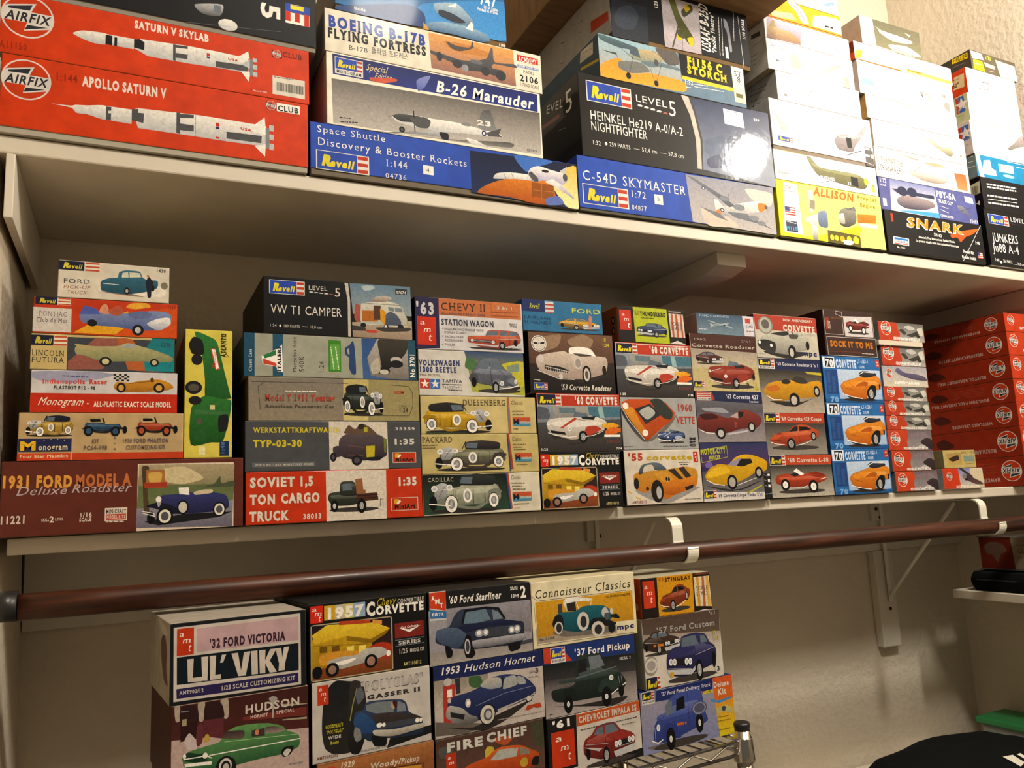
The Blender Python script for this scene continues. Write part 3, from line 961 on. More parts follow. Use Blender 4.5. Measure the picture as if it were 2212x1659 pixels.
t bi W 2400,1022 2400,167 106 "Pacific Theatre"
t b W 3176,544 3176,110 72 1/48 SCALE
t b W 1074,390 1074,236 82 123
z W 2530,206 2484,1033
z W 2606,222 2555,1017
r W 2628,813 2698,1051
s 8c8c94 2652,211 2735,259 2782,487 2798,858 2742,888 2710,504 2653,381
l W .7 3029,66 3064,1169
z W 2922,1 2872,636
L
g side_lettering
p b83c18 -657,509 -65,656 -77,834 -674,737
z g -1280,222 -849,332
z g -1165,444 -1032,493
z K -1786,297 -1643,349
z K -1835,711 -1692,760
@yellow box with propeller engine and orange title, foot of fourth upper stack|1.2722 1.1000 1.8383 0.2907 0.1189 0.3080 0.000 3|e8e020 c8b810 d8c820 4a4430|U4|
g picture
p W 204,28 572,54 592,1089 104,1072
p f0e878 598,32 2900,1 2906,1170 2196,1170 2224,707 1265,997 597,1124
p W>d0c8b8 858,128 973,113 922,600 829,593
p W>g 844,827 1005,845 986,1153 847,1150
p 8c8474 866,313 1005,333 979,520 841,500
s W>s 654,759 843,664 1036,623 1005,845 820,830
s 8090a8>50607c 1067,565 1287,520 1287,850 1053,840
s 908c80>3c3830 1683,435 2037,355 2137,493 2081,686 1821,790 1637,737
s 707068 1794,347 1928,425 2093,311 2124,420
s W>908c80 1617,555 1770,499 1784,720 1618,702
p d88018>b86808 2165,471 2720,425 2686,617 2159,659
p W>s 2184,656 2730,650 2716,726 2218,745
l G .5 1319,627 1651,643
p 5a5218 1269,906 2162,936 2217,1186 1251,1161
e e8d830 1375,1050 57,58
e e8d830 1503,1051 58,58
e e8a820 1659,1055 68,66
e e8d830 1853,1042 68,66
e e8d830 2046,1043 84,81
s W 1680,1079 1969,1074 1908,1153 1715,1159
r d0c078 2174,861 2246,1188
g lettering
t b2i e06808 989,207 2118,210 182 ALLISON
t b2 98880c 2230,133 2797,130 85 Prop Jet
t b2 98880c 2283,291 2734,286 85 Engine
l g .8 135,222 482,214
t r S 199,175 440,175 67 LIGHT
m flag 175,544 443,711 
r 303850 168,833 460,1050
z W 184,849 446,873
t b 40a0d0 162,1025 450,1019 79 M110
@white box with olive helicopter flying right, directly above yellow engine box|1.2720 1.1000 1.9576 0.2859 0.0626 0.2860 0.000 0|f0f0e8 d8d8d0 e8e8e0 8c8478|U4|
g picture
u heli 879,1 2552,598 8a8858 5c5838
e b8b830 2528,348 64,81
r c8c030 2680,383 2761,551
z K 2688,389 2776,442
z c8b020 107,1 898,13
g lettering
t b W 1217,459 1613,459 77 MARINES
t b W 1967,485 2079,485 75 32
r s 87,420 378,538
r W 106,434 361,517
t b S 108,503 349,499 55 Revell
@tall white box, grey helicopter nose lower right, middle of fourth upper stack|1.2730 1.1000 2.0207 0.2832 0.1074 0.2970 0.000 8|f4f2ec b8b0a8 e8e4dc 8a7c6c|U4|
g picture
s b4b0b0 128,271 225,401 431,549 423,643 269,651 175,484
l G .5 61,578 141,120
u heli2 1722,162 2693,911 b0a8a8 786c6c
r 5c5858 2573,624 2818,1055
r W 2587,638 2726,690
r W 2759,620 2831,694
r W 2564,796 2702,849
r W 2735,779 2831,862
z W 2548,971 2802,1017
g logo
m revell 151,781 533,883 b
@white box with sailing ship drawing in dark frame, fourth upper stack|1.2750 1.1000 2.1285 0.2352 0.0633 0.2750 0.000 0|f4f4f0 9c968c e8e4dc 8c8478|U4|
g picture
l s .8 472,1 438,543 2351,632
l s .8 472,1 1829,1
l G .5 594,75 699,141 752,276 1009,256 1460,214
l G .7 720,356 959,286 852,402 1185,408 1438,395
p c8c8c8 948,382 1445,335 1438,395 985,467
l G .5 244,391 385,430
z s 157,445 362,452
r g 174,476 251,529
z g 91,79 357,81
L
g side_lettering
z G -709,105 -264,184
z G -772,189 -276,272
z G -738,322 -391,384
t b K -764,521 -440,567 108 17
@white box with pale missile launch and silver wing, fourth upper stack|1.2616 1.1000 2.1922 0.2422 0.0675 0.2750 0.000 0|f4f4ee b0aaa0 e8e4dc 8c8478|U4|
g picture
p d8c8c0>f0e8e0 561,21 2069,1 2037,362 554,593
s W 1092,56 1339,1 1379,111 1235,451 1109,478 1155,202
s e8c8a8 641,241 832,236 920,481 635,523
p 9c9484>c8c4b8 1315,508 2119,148 1936,286 1420,560
l G .5 547,106 537,561
r a0a098 2089,427 2264,674
z g 349,174 488,180
g lettering
l g .8 108,74 198,92
l g .8 410,79 452,109
z S 122,150 403,125
p S 223,431 333,443 215,495
L
g side_lettering
z G -443,189 -245,224
z G -457,297 -283,318
z G -457,374 -344,398
@white box with sandy jet fighter parked at dusk on its left, beneath the orange box|1.2604 1.1000 2.2601 0.2394 0.0474 0.2750 0.000 0|f4f2ee b4aca0 e8e4dc 8c8478|U4|
g picture
p b8b0c8>8c6c58 78,1 1011,11 953,450 26,473
s c8b088>907050 78,216 283,52 366,199 690,212 877,307 955,401 537,417 105,372
s a08c68 138,204 260,23 312,189
g lettering
t s s 1040,163 1287,163 161 F-5E
t s s 1037,265 1887,255 143 Tiger II Fighter
t r s 1307,323 1528,321 61 R.SAF
z s 2098,64 2290,64
L
g side_lettering
p 4a443c -385,218 -139,268 -128,370 -397,308
@orange and white box with sweeping lines, second from top of fourth upper stack|1.2575 1.1000 2.3080 0.2109 0.0487 0.2860 0.000 0|f0a020 c07820 e09018 8c8478|U4|
g picture
p f4c890 91,325 671,260 809,387 135,447
s W 604,16 865,9 1056,167 1147,390 952,394 813,186
l a03820 1.4 698,32 887,127 1049,372
p f8e0b0 1306,148 2108,87 2087,415 1245,409
p W>f8f0e0 1515,98 2003,69 1977,417 1347,386
l a04030 2 16,464 1047,453 2108,457
g lettering
Z K 1618,326 1853,317
@beige box with small blue aircraft picture, topmost of the fourth upper stack|1.2597 1.1000 2.3571 0.1974 0.0462 0.2750 0.000 0|c8bcb0 a89c90 b8aca0 8c8478|U4|
g picture
p e0e4ec>W 1478,83 1964,24 1973,454 1435,445
s 8098b8 1518,292 1701,211 1856,154 1880,227 1642,301
g lettering
Z W 956,248 1209,224
@black box with orange outlined title over flying missile, foot of fifth upper stack|1.5837 1.1000 1.8383 0.3168 0.0922 0.3080 0.000 2|141416 0c0c0e 141416 302c28|U5|
g picture
s e06020>c04818 2053,338 2364,225 3031,96 2826,240 2575,327 2370,471 2274,377 2096,403
l c05828 1 2292,294 2132,371
g flag_print
m flag 2909,648 3072,794 
l W 1 3138,3 2366,909
g lettering
t bi2 W 654,303 2500,281 241 SNARK
t bi e88818 680,287 2479,268 209 SNARK
t b W 1496,424 1748,427 74 SM-62
t b W 987,521 2158,515 53 America's First International Guided Missile
t b W 894,611 2272,607 53 Le premier missile guide international en historique
t b W 2869,465 3016,468 76 1:48
t b W 2408,710 2774,720 72 Model Kit
t b W 2340,842 2819,852 72 Modele Reduit
t b W 270,815 515,816 41 No. 91001
r c83820 185,57 254,243
g logo
p W 183,565 667,577 644,740 158,726
p 2870b0 222,581 642,591 631,636 209,630
t b 1c3c80 205,688 616,691 48 LINDBERG
p c83820 202,702 624,709 620,726 196,723
@violet-blue box with flying boat on water, above the black orange-titled box|1.5764 1.1000 1.9309 0.3159 0.0726 0.2970 0.000 0|50548c 383c68 484c80 8c8478|U5|
g picture
p 7078a8>W 360,1 1775,26 1835,725 307,715
p 4898d0 1024,641 1829,601 1835,725 450,700
s 9c8c8c>38344c 544,421 817,310 1368,334 1643,367 1739,462 1375,584 803,622 542,545
p 303450 402,213 1728,214 1742,295 545,299
e 282c48 723,239 157,108
e 282c48 1028,226 158,108
l 282c48 1 757,95 718,382
s 787880>50506c 2476,343 2679,343 2943,551 2826,541 2571,482
l 404060 1.2 2420,519 2971,334
g lettering
t b W 50,115 251,118 104 1/72
t b W 40,193 233,194 40 SCALE
r W 77,470 186,644
z K 90,501 174,604
t b2 W 1814,215 2463,229 158 PBY-5A
t b2 W 1849,340 2355,361 84 "BLACK CAT"
z W 1918,422 2169,459
z W 1902,508 2154,555
t b W 1875,666 2307,674 52 CONSOLIDATED
t b W 2865,694 3131,701 79 12457
p W 2773,82 3060,93 3071,239 2800,225
@white box with silver biplane flying boats and a tan square, narrow grey-brown title|1.5703 1.1000 2.0039 0.3047 0.0686 0.2970 0.000 0|f0ece4 c8bca8 d8ccb8 8c8478|U5|
g picture
s c8c0b8>8c8478 763,52 1147,60 1420,125 1194,134 867,98
s d0c8c0>807468 999,396 1499,395 1724,408 2311,380 2359,455 2044,591 1473,595 1044,488
s a8987c 1530,151 1997,112 2286,158 1867,210
p b0a894 1476,575 1559,585 1571,623 1480,633
l 806c50 1 1159,435 1402,268 1328,415
p b85c30>d08050 2542,250 2941,244 2945,635 2600,631
l S .8 53,650 783,653
l S .8 1577,662 2478,644
g lettering
t rn 7c7064 25,349 850,357 139 SUPERMARINE
t rn 5c5048 46,538 767,539 137 STRANRAER
@cream box with pale green camouflaged fighter, resting above the white biplane box|1.5720 1.1000 2.0729 0.3022 0.0626 0.2860 0.000 0|f0ece8 c8b8a0 d8ccb8 8c8478|U5|
g picture
p d0c4c0>e8e0dc 815,1 1279,1 989,539 639,544
p f4f8e8 1255,16 2985,44 2971,614 1014,556
s b8b8a8>888878 1606,177 1915,178 2119,273 2320,366 2097,375 1783,275
s b0ac90>6c6858 2102,355 2445,291 2584,411 2455,507 2198,422
s a8a898 2573,333 2622,485 2565,551
s 807c6c 2813,401 2881,411 2808,499
@plain white box with faint print, directly above the cream camouflage fighter box|1.5594 1.1000 2.1360 0.2965 0.0533 0.2860 0.000 0|f2f0ea b89058 d8ccb8 8c8478|U5|
g picture
s c8c4c0 2513,217 2743,206 2757,279 2550,277
l s .5 2004,247 2441,236
z s 329,109 848,81
g lettering
z s 292,286 591,294
@white box with teal spot at left and grey dogfight scene at right, fifth upper stack|1.5519 1.1000 2.1897 0.3085 0.0774 0.2860 0.000 0|f2f2ee c0b0a8 d8ccb8 8c8478|U5|
g picture
s 88d8c8 35,418 433,403 443,531 120,557
s W>d8c4c0 2331,149 3084,1 3084,519 2615,432
p 8c8884 1941,370 2079,370 2002,507 2055,520
p 8c8884 2105,379 2188,374 2197,498
p a09c98 2223,328 2348,329 2297,566 2216,558
s b0a8a4 2303,523 2654,551 2922,549 2858,643 2374,604
s 8c8884 2658,303 2818,299 2779,407
s 8c8884 2769,491 2927,507 2878,703 2726,623
l s .7 1780,773 2730,773
z s 899,570 1248,582
@white and amber box with thin line drawing, second from top of fifth upper stack|1.5532 1.1000 2.2676 0.3179 0.0424 0.2750 0.000 0|f2ece0 7c2c1c d8a860 8c8478|U5|
g picture
p f0c048>e8a820 68,190 274,195 198,330 133,402 20,401
l K .5 328,185 743,237 751,339
p e8c058 1613,322 3139,319 3162,413 1624,405
p c07010 2,412 1428,395 1422,423 12,423
s s 2740,161 2926,153 2881,217
g lettering
Z a07020 1666,343 2130,346
L
g side_lettering
p d04818 -176,234 -9,268 -6,423 -190,401
@box with dark photo of silver aircraft at night, topmost of fifth upper stack|1.5197 1.1000 2.3105 0.1921 0.0675 0.2750 0.000 0|e8e4dc b0a090 c8bcb0 8c8478|U5|
g picture
p 605c48>787458 403,8 1920,1 1920,674 433,645
s W>a0a090 549,219 850,237 1298,245 1637,279 1573,358 1002,417 624,308
p c8c4b0 1422,110 1621,131 1559,188
p a8a490 417,165 739,240 681,274
s W>908c78 825,540 1451,449 1897,615 1091,674
g lettering
z g 47,81 262,74
e s 219,272 43,25
@small black and yellow box, topmost of the rightmost upper stack|1.8797 1.1000 2.3272 0.1726 0.0507 0.2420 0.000 0|5c5444 3c342c 504838 8c8478|U6|
g picture
p W 24,35 436,29 484,182 61,222
p c8b020 87,243 419,224 491,494 60,495
p d8d0a8>e8e0c0 942,81 1688,101 1725,506 1059,504
p c8b8a0 480,239 899,265 860,361 535,341
g lettering
t b e0c830 550,141 773,144 101 1/72
z c8a8a0 624,438 823,428
z W 118,345 379,334
L
g side_lettering
p e0c010 -453,26 -60,53 -72,194 -469,140
t b 302810 -439,124 -85,164 92 HELLER
z S -446,234 -136,270
@white box with orange-red end panel reading 60, second down in rightmost upper stack|1.8596 1.1000 2.2612 0.1859 0.0656 0.2640 0.000 0|f4f0e8 c83c10 e8e4dc 8c8478|U6|
g picture
l G 1.6 386,324 356,531
l G 1.6 499,301 809,261 768,517
l G 1.4 399,478 756,452
L
g side_lettering
p d8c090 -303,126 -47,139 -76,467 -364,428
z 3c2c1c -322,196 -180,209
t b 3c2c1c -366,381 -207,398 107 60"
@box with pale green end and blue-red star mark, third down in rightmost stack|1.8563 1.1000 2.1919 0.1925 0.0689 0.2640 0.000 0|f4f0e8 b8bc90 e8e4dc 8c8478|U6|
g picture
p c8d4d8 1226,22 1924,1 1924,80 1216,70
s b8c0c0 1175,257 1572,252 1924,223 1423,325
L
g side_logo
m star2 -301,35 -92,424 
t s S -335,370 -86,383 90 TAMIYA
z g -342,477 -147,506
@pale box with star mark and rowing figures, fourth down in rightmost upper stack|1.8535 1.1000 2.1083 0.1980 0.0832 0.2640 0.000 0|f0f0e8 c8bcb8 e8e4dc 8c8478|U6|
g picture
s a89c98>6c6460 1311,519 1581,344 1826,149 1979,93 1963,371 1598,562
s b8d0c0 1402,548 1963,371 1909,601 1518,618
p b8b0b0 1315,1 1979,1 1979,1 1334,1
L
g side_logo
m star2 -303,97 -49,452 
t s g -202,468 -51,472 72 YA
z g -173,567 -46,582
@teal blue box with white blocks and pale green pill, rightmost upper stack|1.8552 1.1000 2.0522 0.1947 0.0557 0.2640 0.000 0|1c7ca8 6c7c80 e8e4dc 8c8478|U6|
g picture
p W 1,1 143,3 225,556 70,556
p W 286,126 514,90 536,286 685,330 676,464 152,476
p a8e8b8 810,133 1379,112 1367,317 812,333
e 98d0c8 1150,407 215,41
l W 1 158,1 1391,1
p 3848a0 1373,1 1860,1 1839,1 1420,1
g lettering
z W 1167,32 1817,22
z W 1476,120 1796,117
L
g side_lettering
z W -174,27 -47,39
z W -191,148 -44,168
z W -208,269 -41,296
@black box with four rows of blurred white lettering, directly above the night bomber box|1.8585 1.1000 1.9741 0.1881 0.0777 0.2640 0.000 0|18161a 141014 202020 8c8478|U6|
g lettering
Z W 202,152 1297,112
Z W 200,222 1281,186
Z W 162,433 1254,396
z W 175,523 1267,484
Z W 157,608 1326,574
L
g barcode_label
p c8c0a0 -271,121 -32,89 -52,376 -288,391
m barL -236,177 -95,381 
t b W -238,642 -77,639 96 H
@black box with white bomber title, foot of rightmost upper stack|1.8563 1.1000 1.8383 0.1925 0.1354 0.2970 0.000 2|141416 0c0c0e 141416 8c8478|U6|
g logo
m revell 136,108 845,325 b
g lettering
t r W 934,202 1456,199 107 LEVEL
m chev 943,257 1443,255 
t r W 179,767 1108,744 208 JUNKERS
t r W 143,1005 1082,996 207 Ju88 A-4
t r W 146,1236 297,1243 77 1:48
t r W 443,1239 768,1243 69 266 PARTS
t r W 957,1261 1200,1264 69 30,8 cm
e W 360,1243 38,34
l W .6 819,1251 927,1254
@long maroon box with framed photo of dark blue open roadster, middle shelf left|0.0034 1.1374 1.3419 0.2786 0.0913 0.2200 0.000 0|5c2a20 481c14 5c2a20 8c8478|M1|
g picture
r d8c8b0 1492,59 2663,912
p a89878>706c48 1507,69 2674,82 2661,417 1495,486
p 5c6840>687048 1499,342 2666,342 2657,616 1490,628
p 8c8894>605c6c 1490,628 2658,566 2647,912 1485,870
s c8b890 1798,130 2063,109 2285,260 2059,330 1839,301
s 4a3c28 1538,103 1624,104 1600,296 1637,681 1573,679 1556,343
s 485038 2419,337 2490,239 2511,339 2650,304 2665,379 2282,383
p 18181c 1571,798 2052,719 2652,715 2455,782 1743,852
s 34386c>1c1c40 1726,516 1792,469 1968,462 2079,428 2191,455 2371,447 2553,489 2598,564 2595,663 2411,707 1919,714 1724,636
s c8b898 2168,442 2281,413 2395,416 2382,460 2190,479
p W 1980,377 2103,375 2112,477 1990,462
s 181828 1595,608 1704,563 1834,579 1965,643 2029,718 1832,687 1703,635
s a0a0a8 1716,503 1759,480 1773,565 1742,624
e W 1743,520 34,38
e k 1820,739 100,110
e e0d8c8 1820,739 74,86
e 505058 1820,739 47,57
e k 2484,679 82,98
e e0d8c8 2484,679 64,78
e 505058 2484,679 41,49
e k 2035,633 71,92
e c8c0b4 2035,633 53,72
e k 1657,753 47,81
l W .8 1552,666 1691,695 1697,743
l W .8 1562,690 1690,731
g crest
r a06838 1592,140 1811,373
s c8a050 1623,176 1775,179 1762,300 1696,346 1632,297
r a03820 1568,301 1838,369
g lettering
t b2 d89840 3,316 765,325 153 1931 FORD
t b2 b86838 795,325 1418,323 158 MODEL A
t c b8a8a8 153,415 694,414 104 Deluxe
t c b8a8a8 740,402 1406,405 106 Roadster
t b d8c8b8 3,749 284,749 98 11221
t b d8c8b8 440,736 523,735 36 SKILL
t b d8c8b8 527,753 578,751 77 2
t b d8c8b8 586,733 674,733 32 LEVEL
t b d8c8b8 847,704 986,702 55 1/16
t b d8c8b8 847,758 981,757 46 SCALE
g maker_panel
r d8c8b8 1127,605 1381,767
r b84838 1141,683 1368,755
t sb K 1143,674 1369,673 51 MINICRAFT
t sb d8c8b8 1150,739 1359,738 42 MODEL KITS
z d8c8b8 1140,777 1342,780
@aged tan box with three small vintage cars, on the maroon roadster box|-0.0268 1.1374 1.4336 0.1875 0.0596 0.2090 0.000 0|b89c70 7c5c3c a08050 8c8478|M1|
g picture
u cls 74,33 599,302 b8983c 98782c 1c2030 flip
u hot 690,55 1213,301 2c4c68 203850 a89468
u hot 1298,42 1813,302 a84828 882c18 b8a078
g title_block
r 22264c 8,325 580,485
p b83c1c 1,508 1874,508 1874,594 1,595
r c84020 18,508 572,587
r b89c70 573,497 592,594
g lettering
t b2 d8a820 25,466 217,464 116 M
t b d8c8a0 223,466 543,464 76 onogram
t b d8c8a0 30,561 546,559 39 Four Star Plastikit
t b 6c5c58 805,387 887,386 55 KIT
t b 6c5c58 715,471 982,468 55 PC64-198
t b 6c5c58 1150,385 1699,383 56 1930 FORD PHAETON
t b 6c5c58 1193,471 1659,468 56 CUSTOMIZING KIT
z 6c5c58 1054,316 1079,325
z 6c5c58 1055,387 1080,396
z 6c5c58 1056,457 1081,466
m stars 281,339 500,372 
@white over red box with golden race car and checkered flag in the leftmost stack|-0.0254 1.1374 1.4937 0.1681 0.0535 0.2090 0.000 0|c8c4c4 8c2c18 a09890 8c8478|M1|
g picture
p b82c14 1,295 1680,289 1680,534 1,534
s 9898b0 17,23 674,9 929,48 472,161 63,128
m check 918,29 1103,127 
s c88c28>9c641c 923,182 974,132 1103,144 1232,116 1450,91 1584,136 1634,196 1542,236 1280,261 1022,264 935,230
e K 1009,210 55,67
e c89848 1009,210 32,41
e K 1457,206 66,68
e c89848 1457,206 39,41
s 5c3418 1351,82 1384,71 1396,117 1363,131
l K .5 1104,152 1451,108
g lettering
t b c84438 125,174 600,169 61 Indianapolis
t b c84438 642,169 848,168 62 Racer
z 58608c 344,70 630,79
t b 38302c 250,243 714,242 47 PLASTIKIT P12 - 98
t c e8dcc8 78,445 576,447 98 Monogram
t b e8dcc8 701,459 1608,458 71 ALL-PLASTIC EXACT SCALE MODEL
e e8dcc8 633,423 10,11
@cream box with pale green finned dream car on grey and teal, in the leftmost stack|-0.0284 1.1374 1.5476 0.1659 0.0459 0.1980 0.000 0|c0aa70 8c7c54 b0985c 8c8478|M1|
g picture
r 3c4048 401,31 1658,458
p 8c5448 414,352 707,38 1093,15 805,437 417,451
p b05c30 962,23 1137,23 1463,452 1106,439
p 1c7078>1c8088 1383,3 1654,1 1658,448 1305,444 1276,212
s b0a878>7c8058 485,188 523,124 711,139 966,125 1095,79 1228,111 1456,178 1630,248 1620,315 1414,323 1235,318 929,331 759,325 611,269 507,249
s 98a0a0 1009,135 1095,87 1184,100 1174,140
e K 839,334 72,60
e c0b890 839,334 42,40
e K 1414,331 54,52
e c0b890 1414,331 31,31
p a89c68 472,114 627,131 755,199 525,174
g lettering
t s 2c2c28 15,284 370,285 72 LINCOLN
t s 2c2c28 15,369 369,370 67 FUTURA
t b 284850 1488,110 1614,111 57 1270
g logo
m revello 1,19 398,151 
@orange-red box with silver-blue bubble show car, second from top of the leftmost stack|-0.0264 1.1374 1.5939 0.1674 0.0475 0.1980 0.000 0|b83818 7c2410 982c14 8c8478|M1|
g picture
p d89c20 447,452 690,285 1073,131 1171,454
p c84c18 910,474 1296,116 1663,36 1669,470
s d8a030 1050,80 1114,22 1293,9 1340,59 1161,98
r c8c0b8 1,142 423,453
s 7c88b0>485888 511,232 540,180 728,154 900,168 1140,153 1341,112 1525,114 1600,163 1587,285 1462,359 1214,386 949,353 692,342 545,307
p 4858a0 510,207 568,83 706,125 751,191
s 5c6890 1074,157 1251,119 1365,151 1299,222 1120,220
s W>98a0b8 1301,288 1435,213 1573,191 1587,285 1440,374
s c88868 739,166 768,74 821,57 857,184
s a85038 835,147 962,60 1029,134 944,205
e K 659,312 58,46
e K 1196,381 71,73
e s 1196,381 35,42
g lettering
t s g 63,252 374,250 64 PONTIAC
t s 3c3838 38,329 381,329 54 Club de Mer
t b 8c2810 1551,66 1651,68 54 1223
g logo
m revello 20,3 410,100 
@small cream box with blue pickup and standing driver, topmost of the leftmost stack|-0.0190 1.1374 1.6419 0.1310 0.0496 0.1870 0.000 0|cfc6b4 a89c88 c0b49c 8c8478|M1|
g picture
s e0d8c8 490,385 826,402 1228,414 1222,260 517,307
s 8c7464 490,385 696,415 1004,430 825,390
s 34667c>204858 488,348 492,247 597,197 683,183 701,109 787,78 943,81 980,155 1038,188 1163,193 1160,292 1045,350 804,404 609,394 500,372
p c8c8b0 741,115 806,97 814,174 731,178
p c8c8b0 822,100 944,102 965,157 827,172
l W .6 516,277 602,278 700,283
e K 797,359 34,50
e a8a090 797,359 17,25
e K 1105,297 26,46
l c8c0b0 .4 1038,188 1061,199
s 1c2030 1018,242 1037,175 1054,134 1082,170 1112,219 1093,312 1088,422 1048,426 1035,318
s a87050 1031,137 1044,112 1063,133 1055,163
e 787460 1249,256 45,51
g lettering
t b 3c3c3c 1146,71 1265,71 47 1430
t rw 3c3c3c 60,305 367,298 58 FORD
t ri 9c6858 61,375 368,369 43 PICK-UP
t ri 9c6858 103,443 331,442 43 TRUCK
g logo
m revello 1,8 474,130 
@tall yellow box on end showing a green heavy truck turned sideways, beside the leftmost stack|0.0978 1.1374 1.4336 0.0606 0.1748 0.2200 0.000 0|d0c050 8c8038 b0a040 8c8478|M1|
g picture
s 2c7030>1c5020 120,36 312,97 407,175 495,539 580,894 579,944 274,948 255,698 212,338
s 2c6c2c>184818 88,1074 252,911 461,946 590,969 585,1118 544,1338 482,1529 333,1542 84,1566
p 386838 122,1098 550,1118 549,1167 133,1159
r 245424 131,1341 277,1518
s K>181410 107,104 215,154 236,337 93,341 47,211
e K 152,417 71,77
e K 113,800 107,90
e 504c40 113,800 69,50
e K 134,975 83,59
e 504c40 189,1255 41,43
s K 432,1193 549,1167 544,1362 439,1398
r c8c090 319,1034 383,1100
p c84030 321,256 381,255 447,540 387,554
p W 338,269 381,263 431,528 395,541
r e0d8a0 185,1589 267,1706
r 1c2c4c 448,1525 568,1722
g lettering
t b2 2c2c10 520,368 520,38 72 ATLANTIS
t c c83020 390,535 390,268 47 Vacation
t b 4870a8 510,1706 510,1529 50 1:48
l 3c3c1c .6 483,39 454,226 559,369
@black box with white lettering and cream camper van, topmost of its stack|0.2787 1.1374 1.6079 0.2198 0.0838 0.2200 0.000 0|141416 0a0a0c 141416 8c8478|M2|
g picture
p 5c788c>8c9498 1244,15 2185,1 2197,465 1286,482
p b0a088>907c68 1272,608 2197,543 2197,837 1281,830
s a8b4b8 1425,44 1596,28 1619,77 1472,116
s 9c5040 1324,329 1419,372 1392,599 1308,555
s c8c4b4>a8a898 1408,360 1445,307 1764,256 1913,269 2038,324 2110,472 2128,587 2006,620 1757,625 1415,623
s 505868>40485c 1785,471 1860,414 1959,458 2032,580 1955,637 1769,636
p a86020 1419,422 1662,409 1664,580 1416,585
l d8d0c0 .5 1419,417 1774,390 1769,624 1415,623 1419,417
l 5c3420 .4 1540,418 1537,584
l 5c3420 .4 1600,459 1711,456
p 4c3428 1602,332 1713,329 1709,552 1598,555
p c88c18 1700,375 1791,419 1776,636 1704,552
p 707c84 1824,340 1912,346 1923,409 1836,403
p 707c84 1932,345 2037,355 2061,412 1940,413
l 3c3c40 .5 1445,307 2013,305 2125,497 2128,587
l d0ccc0 1 1769,636 2132,630
s b8b4a8>887060 1567,234 1716,176 1865,184 1884,221 1764,269 1616,268
e K 1792,672 44,55
e W 1785,673 24,45
e K 2017,652 50,51
e K 1439,646 43,40
s b83c28 1486,718 1657,719 1632,754 1510,754
p 383434 1271,657 1463,669 1486,730 1270,732
s 0008 1633,671 2157,654 2130,702 1755,726
p 2c3438 1948,43 2133,45 2131,130 1946,138
p bcb4a8 1166,17 1220,17 1248,285 1250,832 1209,830 1210,289
g lettering
t b c8c0b4 1961,124 2118,123 46 07674
t r d8d0c4 635,162 912,161 63 LEVEL
t r d8d0c4 1011,237 1110,239 129 5
m chev 642,188 1005,219 
t r d8d0c4 104,544 1118,541 128 VW T1 CAMPER
t r c8c0b4 86,742 185,742 42 1:24
t r c8c0b4 279,742 511,739 43 189 PARTS
t r c8c0b4 642,738 825,737 43 18,0 cm
l W .5 548,716 624,718
e W 235,722 13,19
g logo
m revell 92,59 573,248 b
@grey-green box printed sideways with green sticker, under the camper van box|0.2683 1.1374 1.5460 0.2502 0.0615 0.2200 0.000 0|98998a 2c4858 70786c 8c8478|M2|
g picture
r 1c4860 1,1 142,610
r 204c64 387,1 530,604
p 2c4c80>3c5c8c 1662,6 2378,1 2384,614 1677,614
p b0a8a0>706860 1745,297 1904,1 2366,1 2384,607 2135,603 1799,565
s 3c3830>14120f 1928,1 2366,1 2345,196 2178,378 1988,484 1934,239
e b8b0a8 2189,315 92,49
e K 2190,377 107,59
e K 1999,483 91,64
e c0b8a8 2000,503 67,39
s b0a898 1795,393 1911,290 1940,486 1822,539
r 244c5c 2378,1 2501,614
s 28406c 1414,165 1482,113 1532,50 1558,158 1574,524 1517,550 1468,455 1475,309 1421,262
p 98998a 1442,176 1472,163 1481,260 1453,249
g sticker
r 3c7c1c 1171,56 1354,520
r 5c9840 1193,115 1335,496
z d0e0c0 1206,151 1249,487
z d0e0c0 1275,148 1318,485
g logo
p W 235,327 459,211 516,149 528,550 454,541 434,471 250,443
p 2c7040 256,314 431,231 433,306 279,360
p c84030 253,361 437,424 439,466 260,436
t b2 K 500,538 500,185 52 ITALERI
g lettering
t b c0c8c8 104,548 104,232 42 Classic Cars
t r 3c3c34 716,542 716,32 57 Mercedes Benz
t r 3c3c34 822,538 822,308 71 540K
t r 3c3c34 1102,552 1102,372 67 1:24
t b W 2478,570 2478,202 78 No 3701
@grey-brown box with red title and black vintage touring car on cream|0.2726 1.1374 1.4838 0.2470 0.0618 0.2200 0.000 0|8c8470 5c5444 7c7460 8c8478|M2|
g picture
p 7c7468>887c68 1,12 1322,6 1314,611 6,613
p b8a868>c8b878 1322,6 1699,4 1685,614 1314,611
p 94885c 1699,4 2469,2 2469,615 1685,614
l 383024 .7 44,73 1391,69
l 383024 .7 1687,538 2308,539 2374,388 2369,192 2312,95 1996,76
l 383024 .6 158,458 132,136 218,77
u cls 1303,78 1923,548 303830 141814 18181a
g lettering
t sb b03c2c 225,337 1198,330 92 Model T 1911 Touring
t sb 50483c 226,432 1190,430 45 American Passenger Car
z W 494,199 930,197
t b c04030 2088,206 2246,203 43 ICM
t s 302820 2152,486 2290,486 67 1:24
t s 504838 2190,408 2268,408 29 SCALE
@dark grey box with yellow title and loaded workshop bus on white, in the camper stack|0.2708 1.1374 1.4135 0.2519 0.0698 0.2200 0.000 0|46474a 303032 505050 8c8478|M2|
g picture
p cfc4b4 1146,4 2007,9 2016,697 1151,697
s 54484c>28222a 1295,270 1387,191 1663,169 1893,203 1995,294 1990,497 1886,541 1609,574 1336,516 1288,404
s 3c343c 1202,381 1293,359 1337,494 1222,516
p b8a828 1682,361 1816,356 1805,530 1690,540
s 5c4838 1377,135 1435,56 1526,113 1619,34 1734,79 1824,158 1824,192 1388,180
e 2c2420 1618,78 50,40
